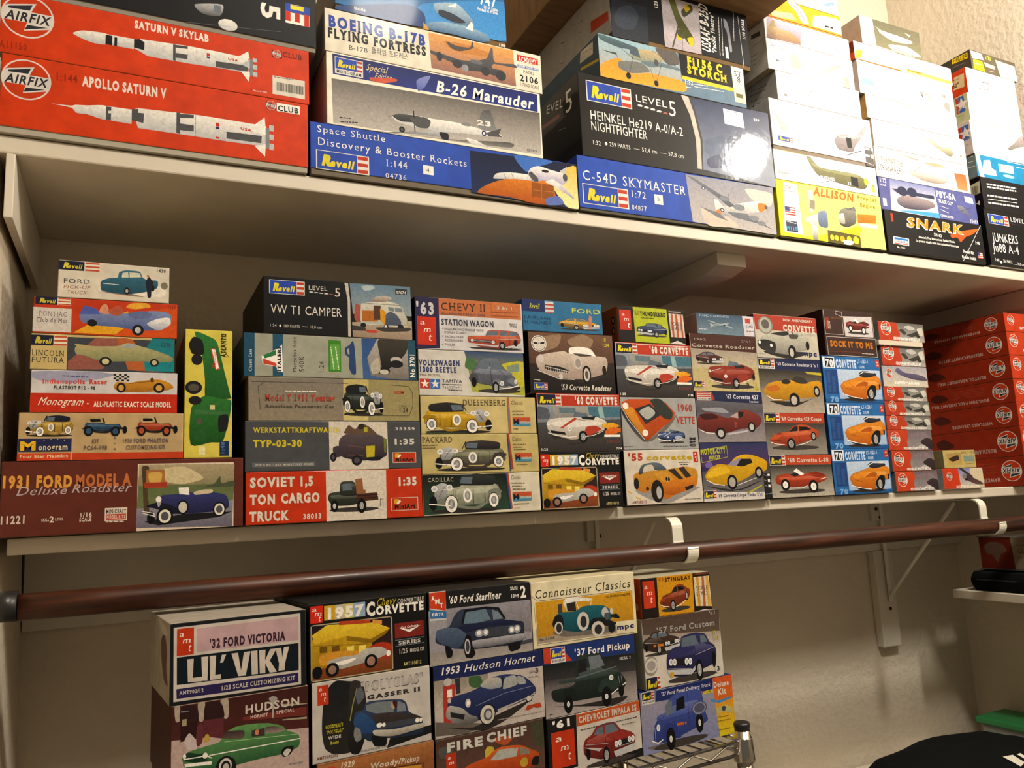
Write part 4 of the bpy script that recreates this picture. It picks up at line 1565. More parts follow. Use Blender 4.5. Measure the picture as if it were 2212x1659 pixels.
p a8a028 1653,90 1710,86 1709,158 1659,158
l 6c4838 1.2 1419,348 1647,383
l 6c4838 1.2 1417,483 1645,506
p 6c7030 1949,249 1995,260 1980,463 1952,452
e K 1204,515 45,67
e 504850 1204,515 22,31
e K 1545,566 77,76
e 504850 1545,566 41,40
s K 1679,529 1932,519 1862,575 1724,574
g lettering
t b c8b828 110,160 1132,161 75 WERKSTATTKRAFTWA
t b c8b828 1141,161 1314,161 76 GEN
t b2 c8b828 108,356 770,357 102 TYP-03-30
r 606264 95,573 948,637
t bi b8b0a4 127,621 920,621 30 WW II MILITARY MINIATURES SERIES
t bw c8c0b8 2125,131 2439,131 45 35359
t b2w d0c8bc 2093,339 2434,340 85 1:35
g logo
m mini 2079,459 2440,616 
@red box with chunky white three-line title and dark truck carrying crates|0.2713 1.1374 1.3419 0.2510 0.0712 0.2200 0.000 0|bd3211 8c240c a02c10 8c8478|M2|
g picture
p d4c9b8 1085,13 1964,8 1959,711 1090,711
u trk 1111,123 1865,600 3c4034 20221c 8c5c38
l 4c4c44 .6 1867,419 1866,532
l 4c4c44 .6 1910,421 1909,545
l 4c4c44 .6 1867,431 1915,432
g lettering
t b2 d8d0c0 60,202 662,202 137 SOVIET
t b2 d8d0c0 714,202 916,202 137 1,5
t b2 d8d0c0 60,433 400,434 137 TON
t b2 d8d0c0 469,431 1003,432 140 CARGO
t b2 d8d0c0 56,658 568,660 136 TRUCK
t b d8d0c0 761,662 1024,663 72 38013
t b2w d8d0c0 2131,243 2439,242 128 1:35
g logo
m mini 2031,420 2441,610 
@white and orange box with red station wagon and 63 on navy|0.4862 1.1374 1.5949 0.1839 0.0827 0.1980 0.000 0|c9c5c4 2c2444 888 8c8478|M3|
g picture
p 2a2444 1,1 393,6 387,803 1,826
p b8683c 393,6 1813,2 1816,272 387,270
l 8c4820 .5 1289,7 1292,269
u wag 858,465 1791,799 b85434 8c3424 484c30
g logo
r c03018 28,314 329,760
t si W 67,442 157,438 82 a
t si W 123,555 247,553 83 m
t si W 194,692 260,691 119 t
g lettering
t sb2 c8c4c4 20,269 326,267 195 '63
t s 403028 424,191 1186,178 121 CHEVY II
t bw 6c5048 431,257 1183,250 43 customizing kit
t bw c8b8a8 1382,117 1682,116 54 3 in 1
z 8c4c28 1291,170 1772,161
z 8c4c28 1289,230 1770,223
t b 3c3c4c 425,427 1324,421 101 STATION WAGON
t r 54505c 465,508 1137,504 35 DRAG RACING ENGINE WITH
t r 54505c 468,562 820,559 35 DISPLAY STAND
t r 54505c 471,630 786,629 36 RACING TEAM
t r 54505c 468,686 776,685 36 ACCESSORIES
t r 54505c 464,755 640,756 36 TRAILER
e 54505c 440,486 8,8
e 54505c 436,609 9,8
e 54505c 433,737 9,9
t b 3c383c 1539,785 1799,788 43 AMT1201/12
t b 403c3c 1601,368 1741,369 28 BUILD IT
t b 403c3c 1612,402 1728,404 28 STOCK
@white box with grey rounded small car on green and yellow background|0.4867 1.1374 1.5231 0.1794 0.0714 0.1980 0.000 0|ccc6bc a89c90 b0a898 8c8478|M3|
g picture
p 34486c>a8a838 762,1 1793,5 1793,690 869,640 813,231
s b8b030 1317,220 1791,138 1792,539 1452,450
s 486c40 765,255 928,320 1027,226 818,92
p 788878 1488,216 1714,164 1706,306 1508,310
s 0009 1178,615 1441,658 1690,587 1668,541
u bug 823,87 1686,661 6c707c 40444c
g logo
r b03428 15,453 176,606
r 3868a8 184,457 343,609
m star2b 15,453 343,609 
g lettering
t sb2 343c68 11,246 683,239 89 VOLKSWAGEN
t sb2 343c68 10,351 626,347 89 1300 BEETLE
t s 6c3838 9,414 354,413 35 1966 MODEL
t s 34344c 375,507 704,509 49 TAMIYA
z 505050 375,537 709,540
t r 34344c 372,607 701,611 44 フォルクスワーゲン
z 505050 475,621 710,630
@cream box with yellow and black 1930s tourer facing right, middle shelf|0.4960 1.1374 1.4643 0.1957 0.0584 0.1980 0.000 0|c2b077 988454 a89460 8c8478|M3|
g picture
u cls 31,98 1182,582 c89c1c 987410 2c2824
s 38442c 117,562 699,570 746,583 116,583
p 787068 1451,6 1475,5 1490,583 1459,583
p b05c28 1468,5 1487,5 1507,583 1483,583
g logo
m mclas 1541,324 1849,460 
g lettering
t s 5c5038 691,141 1427,137 91 DUESENBERG
t s 786848 1523,118 1725,118 61 Classic
z 786848 1535,225 1751,223
z 786848 1539,280 1735,278
z 786848 1543,506 1626,510
@cream box with dark olive 1930s tourer facing left, below the yellow tourer box|0.4967 1.1374 1.4034 0.1977 0.0604 0.1980 0.000 0|bba96e 988454 a89460 8c8478|M3|
g picture
u cls 198,95 1407,570 78785c 3c3430 3c3030 flip
p 384060 1422,1 1442,1 1474,582 1450,582
p 983c24 1437,1 1463,1 1516,551 1475,550
g logo
m mclas 1549,305 1843,437 
g lettering
t s 5c5038 15,124 500,123 83 PACKARD
z 786848 15,168 252,163
z 786848 14,209 218,205
t s 786848 1514,107 1684,105 61 Classic
z 786848 1523,165 1756,167
z 786848 1528,209 1686,210
z 786848 1534,246 1753,248
t b 504428 1566,492 1767,492 17 High Performance
@white-edged box with pale 1930s sedan on dark green, middle shelf|0.4962 1.1374 1.3419 0.1969 0.0611 0.1980 0.000 0|cfc6b0 988454 a89460 8c8478|M3|
g picture
p 141814>2c4434 4,6 1372,9 1443,564 6,596
u cls 86,2 1297,589 a8a890 747868 303430 flip
p 283c6c 1372,9 1396,10 1443,560 1418,563
p a84428 1391,10 1421,6 1467,557 1443,560
g logo
m mclas 1479,306 1806,445 
g lettering
t s c0b8a0 80,109 496,109 60 CADILLAC
t s 786848 1463,104 1636,103 60 Classic
z 786848 1467,164 1711,171
z 786848 1473,214 1647,219
z 786848 1480,258 1709,265
z 786848 1493,491 1755,491
t s 786848 1499,565 1590,563 21 2305
@low blue box with yellow and black 1950s convertible, topmost above the white roadster box|0.6555 1.1374 1.6335 0.1531 0.0535 0.1870 0.000 0|2a6890 1c4c70 1c5078 8c8478|M4|
g picture
r 202c5c 1,1 418,207
u sedr 671,277 1476,491 c8941c 302c28
s b87860 1258,290 1281,201 1321,250 1300,441 1258,442
g lettering
t rw c8c838 924,186 1505,178 79 FORD
t r 1c3c5c 23,338 535,336 58 FAIRLANE
t r 1c3c5c 19,416 531,414 53 SUNLINER
t si c8c838 128,153 316,153 86 Revell
g logo
r c8c0c0 427,19 589,214
r a83c30 425,60 595,86
r a83c30 422,128 591,155
r a83c30 418,197 589,211
@dark brown box with large white 1950s roadster and crossed-flag badge|0.6683 1.1374 1.5307 0.1636 0.1023 0.1870 0.000 0|3c2218>181412 141010 201814 8c8478|M4|
g picture
p 6c4c38>4c3428 12,19 1630,1 1635,485 8,541
p 2c2420>141010 7,588 1635,534 1635,1022 1,1022
s 8c7058 241,103 615,33 549,233 283,318
s 8c7058 744,125 1028,9 1245,98 1147,255 819,220
s 0009 142,653 990,842 1502,687 1106,745
s c8b8a8>988478 134,537 151,419 333,364 651,314 756,346 975,337 1249,375 1475,391 1505,514 1447,664 1189,743 995,783 520,759 217,674
s d0c4b4>a08c80 809,368 1002,335 1101,479 1032,651 816,657
s W 754,309 790,246 983,225 1176,253 1277,374 1221,376 975,337 783,357
s 483c38 838,342 1139,354 1193,377 971,391
p 1c1814 286,555 582,581 737,635 707,696 345,647 283,614
l b8b0a8 1 284,579 736,659
l b8b0a8 .7 320,648 707,688
l c8c0b8 1.2 155,652 544,782 833,787
l d8d0c8 .45 323,568 315,648
l d8d0c8 .45 357,574 348,652
l d8d0c8 .45 390,582 381,658
l d8d0c8 .45 423,588 414,661
l d8d0c8 .45 456,597 447,667
l d8d0c8 .45 489,605 481,673
l d8d0c8 .45 523,611 514,677
l d8d0c8 .45 556,620 548,683
l d8d0c8 .45 590,628 581,687
l d8d0c8 .45 624,634 615,693
l d8d0c8 .45 657,643 649,699
l d8d0c8 .45 691,651 683,703
e c8c0b8 221,451 56,70
e c8c0b8 920,509 76,101
e 988c84 920,509 54,77
e 141010 1077,697 87,157
e c0b8ac 1077,702 60,114
e 504844 1077,702 32,67
e 141010 1429,615 39,83
e c8c0b8 577,745 36,51
e W 197,202 142,139
e 2c2420 197,202 129,127
e d0c8bc 197,202 119,117
p K 94,179 170,184 179,213 103,212
p K 306,168 227,181 216,211 294,202
r a02c20 186,188 211,201
g lettering
t bi d0c8bc 560,960 1542,969 92 '53 Corvette Roadster
t b c8b838 1429,114 1501,115 72 10
t b c8b838 1421,204 1556,204 61 1:24
z c0b8ac 74,806 186,813
g logo
m revell 72,860 310,965 b
@box with white red-coved convertible, below the dark large white roadster box|0.6763 1.1374 1.4337 0.1594 0.0966 0.1870 0.000 0|3c3430 141414 2c2420 8c8478|M4|
m c60art 0,0 1594,965
@black box with yellow diner scene, standing on the middle shelf board|0.6734 1.1374 1.3419 0.1539 0.0914 0.1870 0.000 0|141414 0e0e0e 1a1a1a 8c8478|M4|
m c57art 0,0 1538,914
@dark box with lime green panel and blue coupe, topmost of its stack|0.8410 1.1440 1.6246 0.1458 0.0649 0.1870 0.000 0|181412 a85020 38301c 8c8478|M5|
g picture
p a8b020 335,1 1064,1 1090,639 353,634
u sed 373,281 1051,538 34405c 1c2440 M
p c8bcb0 1104,75 1424,79 1440,511 1127,511
p a85030 1149,78 1194,79 1203,510 1157,511
p a85030 1245,82 1294,82 1304,508 1255,509
p a85030 1355,82 1392,83 1403,512 1365,512
p d0c8bc 1075,639 1260,573 1443,641
g logo
r b83018 40,68 283,429
t si W 80,176 153,175 71 a
t si W 122,264 233,263 71 m
t si W 194,387 247,386 110 t
g lettering
t b 8c7818 347,143 470,143 81 '60
t b2 28281c 483,149 1041,147 82 THUNDERBIRD
z 505818 504,192 768,187
t b c8b8a8 1096,50 1387,51 25 1-OWNER MILEAGE
t s 302018 1122,296 1375,298 66 SCALE
t s 302018 1133,379 1371,381 66 STARS
L
g side_art
e K -146,237 57,78
e c87838 -146,237 33,46
e K -156,424 57,73
e c87838 -156,424 33,46
@box with white red-coved convertible, below the dark box with lime green panel|0.8396 1.1440 1.5279 0.1622 0.0963 0.1870 0.000 0|3c3430 141414 2c2420 8c8478|M5|
m c60art 0,0 1621,963
@silver-grey box with orange car front seen from above and small blue car|0.8424 1.1440 1.4359 0.1609 0.0915 0.1870 0.000 0|9c9b98 3c3c3c 707070 8c8478|M5|
g picture
s 0007 143,343 473,762 1160,302 969,534 499,785
p b84818>a04010 21,95 168,37 623,28 956,90 1149,279 1067,395 889,499 530,750 417,761 265,576 34,295
s d08828>b86c18 68,225 241,179 389,438 489,577 397,669 245,483
s 303430 622,40 849,30 1081,255 1040,383 901,371 743,253 670,135
p 2c2c2c 282,203 615,111 822,312 498,473
s a8a8a0 377,251 583,158 713,276 534,392
s K>504c48 15,178 66,249 448,727 520,704 501,762 416,773 209,576 20,295
e W 101,154 62,56
e W 471,623 61,59
l c8c8c0 1 15,178 140,390 447,738
u c1 729,560 1324,816 3c507c 283860 a0a8b8
g lettering
t b a83828 1189,237 1526,238 131 1960
t b a83828 1158,461 1562,462 134 VETTE
z 606060 24,856 200,856
z 606060 826,859 1366,862
g logo
t b2 2c2c30 1405,754 1563,755 54 M
t b2 2c2c30 1399,811 1557,812 45 P
t b2 2c2c30 1393,864 1551,864 45 C
@white box with orange customised car with black stripes seen from behind|0.8424 1.1440 1.3419 0.1621 0.0936 0.1870 0.000 0|cfc4b4 3c3c3c 888 8c8478|M5|
g picture
s 908c88 179,681 788,935 1476,711 1537,668 1038,612
p c89c28 17,677 83,700 115,744 55,717
p c89c28 172,778 278,825 316,858 210,823
s b8882c>b86418 168,438 296,374 532,357 725,360 1064,322 1291,303 1499,352 1536,466 1483,644 1250,728 1022,778 850,850 687,824 562,668 393,729 208,659
s d08020>a04c10 883,475 1102,524 1445,464 1471,622 1252,706 994,788 775,761 705,605
s c88c30 611,403 835,385 992,500 875,564 713,516
p 302820 893,352 1035,333 1214,516 1129,525
p 302820 1120,323 1235,302 1388,474 1272,506
s M>303434 285,419 345,264 570,218 736,237 866,341 698,360 615,347 504,356
s c8bca8 364,387 413,276 567,257 602,347 476,367
e 1c1814 641,713 131,196
e b0a8a0 672,736 54,109
e 1c1814 219,571 54,100
e K 851,508 22,35
e K 901,515 22,35
e 2c1c10 439,664 32,30
p K 1229,661 1429,621 1394,687 1251,717
g lettering
t b2 a83820 89,179 401,176 130 '55
t b2w b89820 462,177 1445,179 99 corvette
z 38302c 1143,228 1389,228
z 38302c 1176,267 1337,266
t b 803828 109,905 402,904 47 AMT682/12
t b 38302c 1206,883 1565,881 21 SPECIAL FEATURES
g logo
r b83018 1465,44 1569,229
t si W 1476,100 1525,98 50 a
t si W 1493,157 1556,156 50 m
t si W 1522,211 1550,210 59 t
@low grey-blue box with silver jet fighter, topmost above the red roadster box|1.0098 1.1440 1.6485 0.1363 0.0394 0.1870 0.000 0|48647c 8c8880 3c4c5c 8c8478|M6|
g picture
p 344c64>687c88 1,5 1115,1 1091,392 1,393
u plane 250,83 848,279 98a4a8 607078 808c94
p c8c0c4 1091,1 1362,1 1362,393 1116,391
r b04038 1156,45 1282,141
g lettering
t b 98a8b8 71,66 771,58 42 F-104C STARFIGHTER
t b 2c2c30 1172,222 1336,222 46 12443
z 2c2c30 1168,293 1347,293
z b8c0c8 38,308 233,306
@brown-topped box with two red roadsters on sand, under low jet fighter box|1.0004 1.1440 1.5414 0.1577 0.1067 0.1870 0.000 0|a89880 3c2018 4c2c24 8c8478|M6|
g picture
p 44241c 13,4 1576,5 1564,311 19,280
p 988c80>b8aa88 17,292 1563,316 1562,643 21,663
p b0a070>bcaa78 21,663 1569,591 1576,1066 1,1066
u sedr 106,337 757,578 4c2420 341814
u c1 365,487 1481,1026 8c3020 601c14 8c3020
g lettering
t b 8c8078 77,124 376,124 42 1962
t b 8c8078 1208,120 1463,120 50 2'n1
t bw b0a498 28,252 1529,247 66 Corvette Roadster
t b c0b8a0 3,992 26,992 59 R
t b 302820 1238,985 1326,985 83 3
t b b0a838 1408,938 1508,938 57 12
t b b0a838 1397,1025 1541,1026 58 1:25
g logo
m revell 13,894 252,1006 k
@navy-banded box with dark red fastback and side pipes, above the yellow coupe box|1.0024 1.1440 1.4470 0.1577 0.0939 0.1870 0.000 0|6c6468 282828 303048 8c8478|M6|
g picture
p 1c2444 1,1 1576,2 1576,227 10,159
p a03828 15,5 386,8 443,162 37,186
p 5c5c64>4c4448 8,171 1576,219 1576,427 10,390
p 58505c>8c8484 26,390 1576,378 1576,934 1,931
s 909098 128,318 564,297 736,396 245,368
s 7c3028>4c1814 1,561 47,464 242,392 424,418 724,493 922,397 1053,337 1237,351 1471,450 1514,548 1381,669 1007,691 688,761 438,784 135,733 6,658
s 381414 67,427 393,418 476,491 163,526
p a89890 758,469 955,378 955,495
p 1c1414 971,373 1095,374 1068,459 965,495
l W 1.2 46,707 193,762 378,771
e k 516,772 111,107
e b8b0ac 516,772 67,68
e k 1258,655 92,97
e b8b0ac 1258,655 55,63
p b8b0b0 671,773 1143,716 1154,745 698,805
t b c05840 855,663 924,661 97 77
g lettering
t b d0ccd0 710,127 1487,133 82 '67 Corvette 427
t b d0ccd0 1258,195 1488,198 38 Roadster
g logo
m monos 51,13 358,169 
@purple night scene box with bright yellow coupe and yellow stamp lettering|1.0040 1.1440 1.3419 0.1596 0.1047 0.1870 0.000 0|302850 181818 282848 8c8478|M6|
g picture
p 283058>4c3058 1,2 1586,2 1579,457 3,423
p 3c3438>706c6c 8,514 1594,408 1595,949 16,878
p cfc8c0 10,878 1595,925 1595,1046 1,1046
s 6c589c 92,379 212,335 261,428 114,448
p a8a030 997,922 1363,781 1376,806 1042,936
s 0009 84,767 661,884 1372,696 847,868
s d0a018>b08410 73,584 201,450 412,385 620,401 785,274 976,223 1165,230 1447,307 1544,382 1489,528 1259,547 1058,638 800,724 553,762 317,753 95,653
p 141414 844,298 1157,303 1197,376 953,443 709,414
p 8c8498 670,355 907,287 921,299 798,440 634,413
s d8ac20 101,585 288,452 556,435 637,531 391,594 154,633
l W 1.2 94,665 260,740 492,772
l W .8 732,793 1247,656
e k 672,719 121,135
e a8a098 672,719 78,88
e k 1322,560 97,111
e a8a098 1322,560 58,67
p 1c1c1c 1424,576 1595,569 1595,1046 1414,1046
r W 1521,591 1577,629
r W 1520,689 1571,740
r W 1519,787 1570,838
z g 1432,600 1504,627
z g 1431,698 1500,725
z g 1433,796 1496,823
z g 1434,966 1595,949
g lettering
t b2 b0b030 20,209 577,184 109 MOTOR-CITY
t b2 b0b030 185,302 445,289 73 MUSCLE
l b0b030 .8 7,137 609,59 619,260 23,355 7,137
t b 303058 318,978 1365,986 59 '69 Corvette Coupe Yenko 2'n1
g logo
m revell 12,860 287,994 k
@white box with silver sports car under red band, topmost of its stack|1.1649 1.1484 1.6094 0.1632 0.0865 0.1870 0.000 0|b8b0a0 3c2c2c 8c2c1c 8c8478|M7|
g picture
p a03424 1,8 1631,8 1631,307 30,310
e 7c7870 282,214 192,178
e a8a498 282,214 158,152
e 585450 284,195 99,94
s 0009 159,734 809,864 1358,716
s b8b4a4>78746c 50,555 194,421 394,389 601,329 874,333 1154,338 1359,413 1400,523 1328,662 966,722 820,778 484,755 132,683 48,632
s 1c1c1c>303030 53,529 250,498 475,545 500,623 451,756 162,708 58,632
s 282828 395,376 808,309 869,374 694,406
l K 2 945,317 1069,449
s 484440 869,374 1115,366 1069,449 894,454
e k 913,722 104,139
e b8b0a8 901,736 55,91
e k 1338,579 50,93
e W 97,558 32,31
e W 384,612 33,31
g lettering
t b c8c0b0 745,107 1544,104 54 30TH ANNIVERSARY
t b2 d0c4b4 733,301 1584,305 134 CORVETTE
t r g 1024,381 1575,380 38 SPECIAL EDITION
t b2 1c2450 1170,780 1574,789 109 mpc
z g 50,787 217,790
@navy-topped box with yellow open sports car having exposed engine|1.1643 1.1484 1.5027 0.1630 0.1062 0.1870 0.000 0|4c463c 282828 1c2444 8c8478|M7|
g picture
p 1c2448 1,3 1629,3 1629,238 7,211
p 28241f>6c6458 6,216 1629,243 1629,569 1,574
p 786c60>a89c8c 1,574 1629,542 1629,1060 1,1057
p b0a030 1183,234 1629,251 1629,304 1264,281
s 0009 211,831 806,938 1495,702 1060,834
s c89018>986810 87,625 219,496 459,443 696,442 801,415 1104,466 1315,438 1529,410 1611,463 1578,596 1492,729 1139,755 963,781 825,780 513,832 248,805 111,702
s 282420 560,443 668,390 798,441 723,494 588,489
s 34302c 835,415 947,336 1151,360 1243,465 1033,479
s b06020 143,573 416,521 508,598 267,650
l W 1.5 157,728 314,805 516,806
e k 850,801 137,136
e b0a8a0 838,811 82,89
e k 1461,627 84,111
e b0a8a0 1461,627 49,68
g lettering
t b c8c4c8 481,128 1577,138 66 '68 Corvette Roadster 2 'n 1
z g 1463,973 1610,990
g logo
m revellm 21,12 415,199 k
@red-banded box with orange hardtop sports car facing left|1.1633 1.1484 1.4221 0.1565 0.0802 0.1870 0.000 0|504840 282828 802818 8c8478|M7|
g picture
p a83820 392,1 1564,1 1549,194 390,191
p 38302c>8c8478 7,194 1548,198 1564,797 1,797
u c3 106,215 1377,726 b84c24 7c2814
g lettering
t b d0c4b8 427,139 1480,144 75 '69 Corvette 429 Coupe
z g 1377,721 1484,726
g logo
m revell 9,8 385,179 k
@red-banded box with orange convertible facing right, at the shelf beside the blue boxes|1.1677 1.1484 1.3419 0.1591 0.0798 0.1870 0.000 0|605850 282828 802818 8c8478|M7|
g picture
p b04020 387,6 1590,8 1588,195 409,184
p 28241f>b0a898 5,180 1580,200 1590,793 1,793
u c3c 108,235 1429,741 b04020 7c2414
g lettering
t b d0c4b8 472,138 1525,141 82 '68 Corvette L-88
z g 1449,729 1543,740
z g 23,732 105,740
g logo
m revell 15,7 392,184 k
@dark brown box with white outlined panels and orange wording, above blue boxes|1.3400 1.1484 1.6204 0.1461 0.0967 0.1870 0.000 0|382420 2c1814 201412 8c8478|M8|
g picture
l c8c0b8 .8 35,12 34,514 542,511 551,35 383,23 360,79 523,129 1428,92 1428,518
l c8c0b8 .8 54,571 1460,562 1460,952 53,952 54,571
p c0b8b8 580,125 1406,99 1406,529 587,545
u c3c 636,136 1331,493 782824 501814
r 803020 60,161 166,420
g lettering
t b2 b86c18 131,768 1363,770 131 SOCK IT TO ME
t b 805030 220,193 517,191 48 1963 CUSTOM
t si c8c0b8 120,233 120,396 109 amt
z 6c3828 129,874 971,865
z c8c0b8 1007,885 1374,890
@blue box, white 70 and orange coupe, topmost of the three blue ones|1.3340 1.1484 1.5253 0.1648 0.0946 0.1870 0.000 0|22609c 183c68 1c4c80 8c8478|M8|
m c70art 0,0 1648,946
@blue box, white 70 and orange coupe, middle of the three blue ones|1.3320 1.1484 1.4320 0.1635 0.0928 0.1870 0.000 0|22609c 183c68 1c4c80 8c8478|M8|
m c70art 0,0 1634,928
@blue box, white 70 and orange coupe, lowest of the three blue ones|1.3305 1.1484 1.3419 0.1614 0.0897 0.1870 0.000 0|22609c 183c68 1c4c80 8c8478|M8|
m c70art 0,0 1614,897
@small red and grey kit box, topmost, above the flat white cardboard tray|1.4968 1.1484 1.6602 0.1414 0.0408 0.1650 0.000 0|a8361c 70706c 802814 8c8478|M9|
m smart 0,0 1414,407
@small red and grey fighter kit box directly beneath the white cardboard tray|1.4935 1.1484 1.6057 0.1350 0.0432 0.1650 0.000 0|a8361c 70706c 802814 8c8478|M9|
m smart 0,0 1350,432
@small all-grey kit box with violet-grey aircraft, third in the narrow red stack|1.4907 1.1484 1.5610 0.1382 0.0443 0.1650 0.000 0|a09894 70706c 787470 8c8478|M9|
g picture
p 98949c>c0b4a0 8,6 1381,6 1374,442 1,442
s 5c587c>48404c 395,109 482,34 678,134 1005,157 1290,212 1340,299 909,276 550,194
p 8c88a0 601,76 1282,270 1001,187
g logo
m airfix 203,156 95
g lettering
z W 338,355 1104,360
t b W 335,385 1100,387 62 SUPERMARINE
@thin red and grey kit box just under the small all-grey one|1.4856 1.1484 1.5301 0.1329 0.0305 0.1650 0.000 0|a8361c 70706c 802814 8c8478|M9|
m smart 0,0 1328,304
@thin red and grey kit box, second below the small all-grey one|1.4865 1.1484 1.4993 0.1372 0.0303 0.1650 0.000 0|a8361c 70706c 802814 8c8478|M9|
m smart 0,0 1372,303
@thin red and grey kit box, third below the small all-grey one|1.4851 1.1484 1.4695 0.1369 0.0294 0.1650 0.000 0|a8361c 70706c 802814 8c8478|M9|
m smart 0,0 1368,294
@red and cloudy grey kit box, third from bottom of narrow red stack|1.4826 1.1484 1.4267 0.1343 0.0423 0.1650 0.000 0|b03818 70706c 802814 8c8478|M9|
m smart2 0,0 1342,423
@red and cloudy grey kit box, second from bottom of narrow red stack|1.4843 1.1484 1.3834 0.1290 0.0428 0.1650 0.000 0|b03818 70706c 802814 8c8478|M9|
m smart2 0,0 1289,428
@red and cloudy grey kit box, bottom of narrow red stack|1.4878 1.1484 1.3419 0.1283 0.0411 0.1650 0.000 0|b83c18 70706c 802814 8c8478|M9|
m smart2 0,0 1282,411
@small red box with biplane against pale sky, on the shelf before the large red boxes|1.6356 1.1484 1.3419 0.1314 0.0439 0.1540 0.000 0|b83414 88888c 802814 8c8478|MA|
g picture
p 707cb0>c8b89c 498,1 1313,1 1313,438 533,438
s c8b898 892,10 1290,13 1293,424 958,269
p 382428 520,1 651,6 965,184 918,225
s 3c282c>54403c 617,169 749,146 963,213 1217,309 1277,368 1037,356 741,259
e 786c70 681,177 69,61
e K 741,244 60,27
g logo
m airfix 198,163 91
g lettering
t b W 376,416 1140,419 49 GLOSTER GLADIATOR
@small tan box with framed biplane picture, resting on the small red biplane box|1.6307 1.1484 1.3862 0.1052 0.0388 0.1430 0.000 0|b09c60 807450 98885c 8c8478|MA|
g picture
p 987c48>b0944c 108,77 574,66 595,320 138,321
s 342018 169,180 460,119 497,205 275,246
l 342018 1.4 236,168 483,111
p 78887c 642,125 996,124 1004,250 657,252
g lettering
t s 504428 602,83 1031,78 45 BREGUET
z 807040 704,296 958,295
@white and pink panelled box with large block lettering, top left on wire rack|0.1252 1.0147 1.1491 0.1543 0.0890 0.1650 0.096 0|18191c a09888 a8a094 8c8478|R1|lid_light
g panel
p c4bab0 37,47 1476,41 1479,872 46,850
p b8989c 287,85 1451,77 1449,353 291,346
p 0f1820 75,376 1451,388 1451,704 79,672
p 28204c 75,716 1445,731 1447,843 79,821
g logo
r b83414 73,66 254,362
t si W 96,154 146,154 59 a
t si W 128,229 220,228 62 m
t si W 190,323 220,323 88 t
g lettering
t b2n 38202c 424,318 1291,329 107 '32 FORD VICTORIA
p c8bcb0 186,409 254,411 246,618 349,620 344,669 195,659
p c8bcb0 336,403 412,406 404,672 348,666
p c8bcb0 426,404 497,407 488,621 551,621 548,674 431,669
p c8bcb0 561,409 608,410 574,496 541,494
p c8bcb0 666,409 741,409 775,615 808,411 882,411 829,675 745,672
p c8bcb0 889,411 962,413 968,678 897,676
p c8bcb0 983,413 1056,416 1051,537 1110,416 1187,419 1107,545 1190,687 1105,684 1053,567 1054,682 990,678
p c8bcb0 1172,417 1242,417 1255,536 1274,415 1338,412 1286,602 1281,678 1208,678 1215,592
t b c4bab0 108,782 365,786 41 AMT902/12
t b c4bab0 552,802 1407,809 52 1/25 SCALE CUSTOMIZING KIT
L
g side_picture
s 604840 -675,261 -428,145 -210,294 -232,525 -115,691 -415,666 -591,502
s b8b0a0 -927,14 -285,72 -178,148 -582,162
@box with green 1950s fastback sedan before arches, bottom left on the wire rack|0.1277 1.0149 1.0536 0.1538 0.0950 0.1650 0.096 0|806058 401c14 a09080 8c8478|R1|
g picture
p 3c1c18>4c2420 1,7 1533,7 1537,547 4,372
p b49c94>b8a098 4,359 1537,487 1537,949 4,949
s a89888 32,12 85,1 91,158 45,164
s a89888 278,3 353,8 337,201 290,193
s a89888 520,12 605,11 609,205 559,211
s 2c1818 91,49 164,6 271,51 276,204 97,187
s 2c1818 352,50 436,6 533,50 559,211 358,205
p 2c1414 97,187 276,204 268,382 97,390
p 58282c 337,201 559,211 556,436 336,367
r a89878 113,155 160,225
p a09478 1224,167 1521,206 1517,382 1226,354
p 341818 1223,197 1521,214 1518,359 1226,340
s 5c2c30 262,353 276,246 310,224 337,270 328,434 274,465
s b09040 335,436 363,358 397,364 403,435
s c0b0b0 136,397 189,312 255,393 267,491 188,489
s 5c8c50>285434 122,543 201,505 321,488 513,463 571,382 685,332 861,328 1071,357 1224,414 1285,477 1410,537 1430,630 1404,685 1244,727 969,730 706,746 509,744 161,670 128,611
s 1c3c28>102818 142,533 188,516 294,551 361,564 374,662 161,604
s 382c2c>5c4c44 542,412 599,367 779,385 769,469 570,439
p 3c3030 871,402 1016,399 1018,487 869,473
s 4c3c38>8c7c74 1032,394 1162,410 1253,471 1037,468
s c87c58 911,409 948,408 944,458 914,457
l W 1 135,579 293,584 374,580 428,619
l W 1 408,587 1424,592
l a8c890 .5 569,473 1410,537
p W 141,627 428,653 428,687 148,662
e W 360,580 27,32
e W 141,549 18,26
s 181818 482,738 511,649 595,625 679,684 691,783
e c8c0b8 579,732 70,82
e 181818 581,740 53,63
e b8b0a8 584,747 33,41
s 181818 1206,705 1247,654 1357,661 1322,743 1243,764
s c8c0b8 1229,724 1269,681 1324,699 1274,763
g title_band
p 6c2c24 767,239 1511,243 1512,343 771,279
s a09890 1064,82 1111,59 1164,82 1155,126 1131,160 1118,306 1104,289 1100,147
g lettering
t b c8bcb0 792,206 1439,206 95 HUDSON
t b c8b0a8 854,270 1057,272 37 HORNET
t b c8b0a8 1153,269 1371,271 38 SPECIAL
z g 98,71 179,75
z g 1302,856 1477,863
@black box with yellow diner scene, topmost of second wire rack column|0.2845 1.0300 1.1500 0.1577 0.0931 0.1650 0.096 0|141414 0e0e0e 1c1c1c 8c8478|R2|lid_light
m c57art 0,0 1576,931
@white box with huge upright tyre and blue 1960s hardtop on the wire rack|0.2866 1.0302 1.0562 0.1573 0.0934 0.1650 0.096 0|c0b8b0 3c2c24 b0a898 8c8478|R2|
g picture
p 181818 1008,783 1572,744 1572,844 951,917
s 181a1c>282422 122,482 144,253 213,76 312,10 459,38 591,63 623,131 547,391 522,624 532,829 465,879 271,861 161,780 126,636
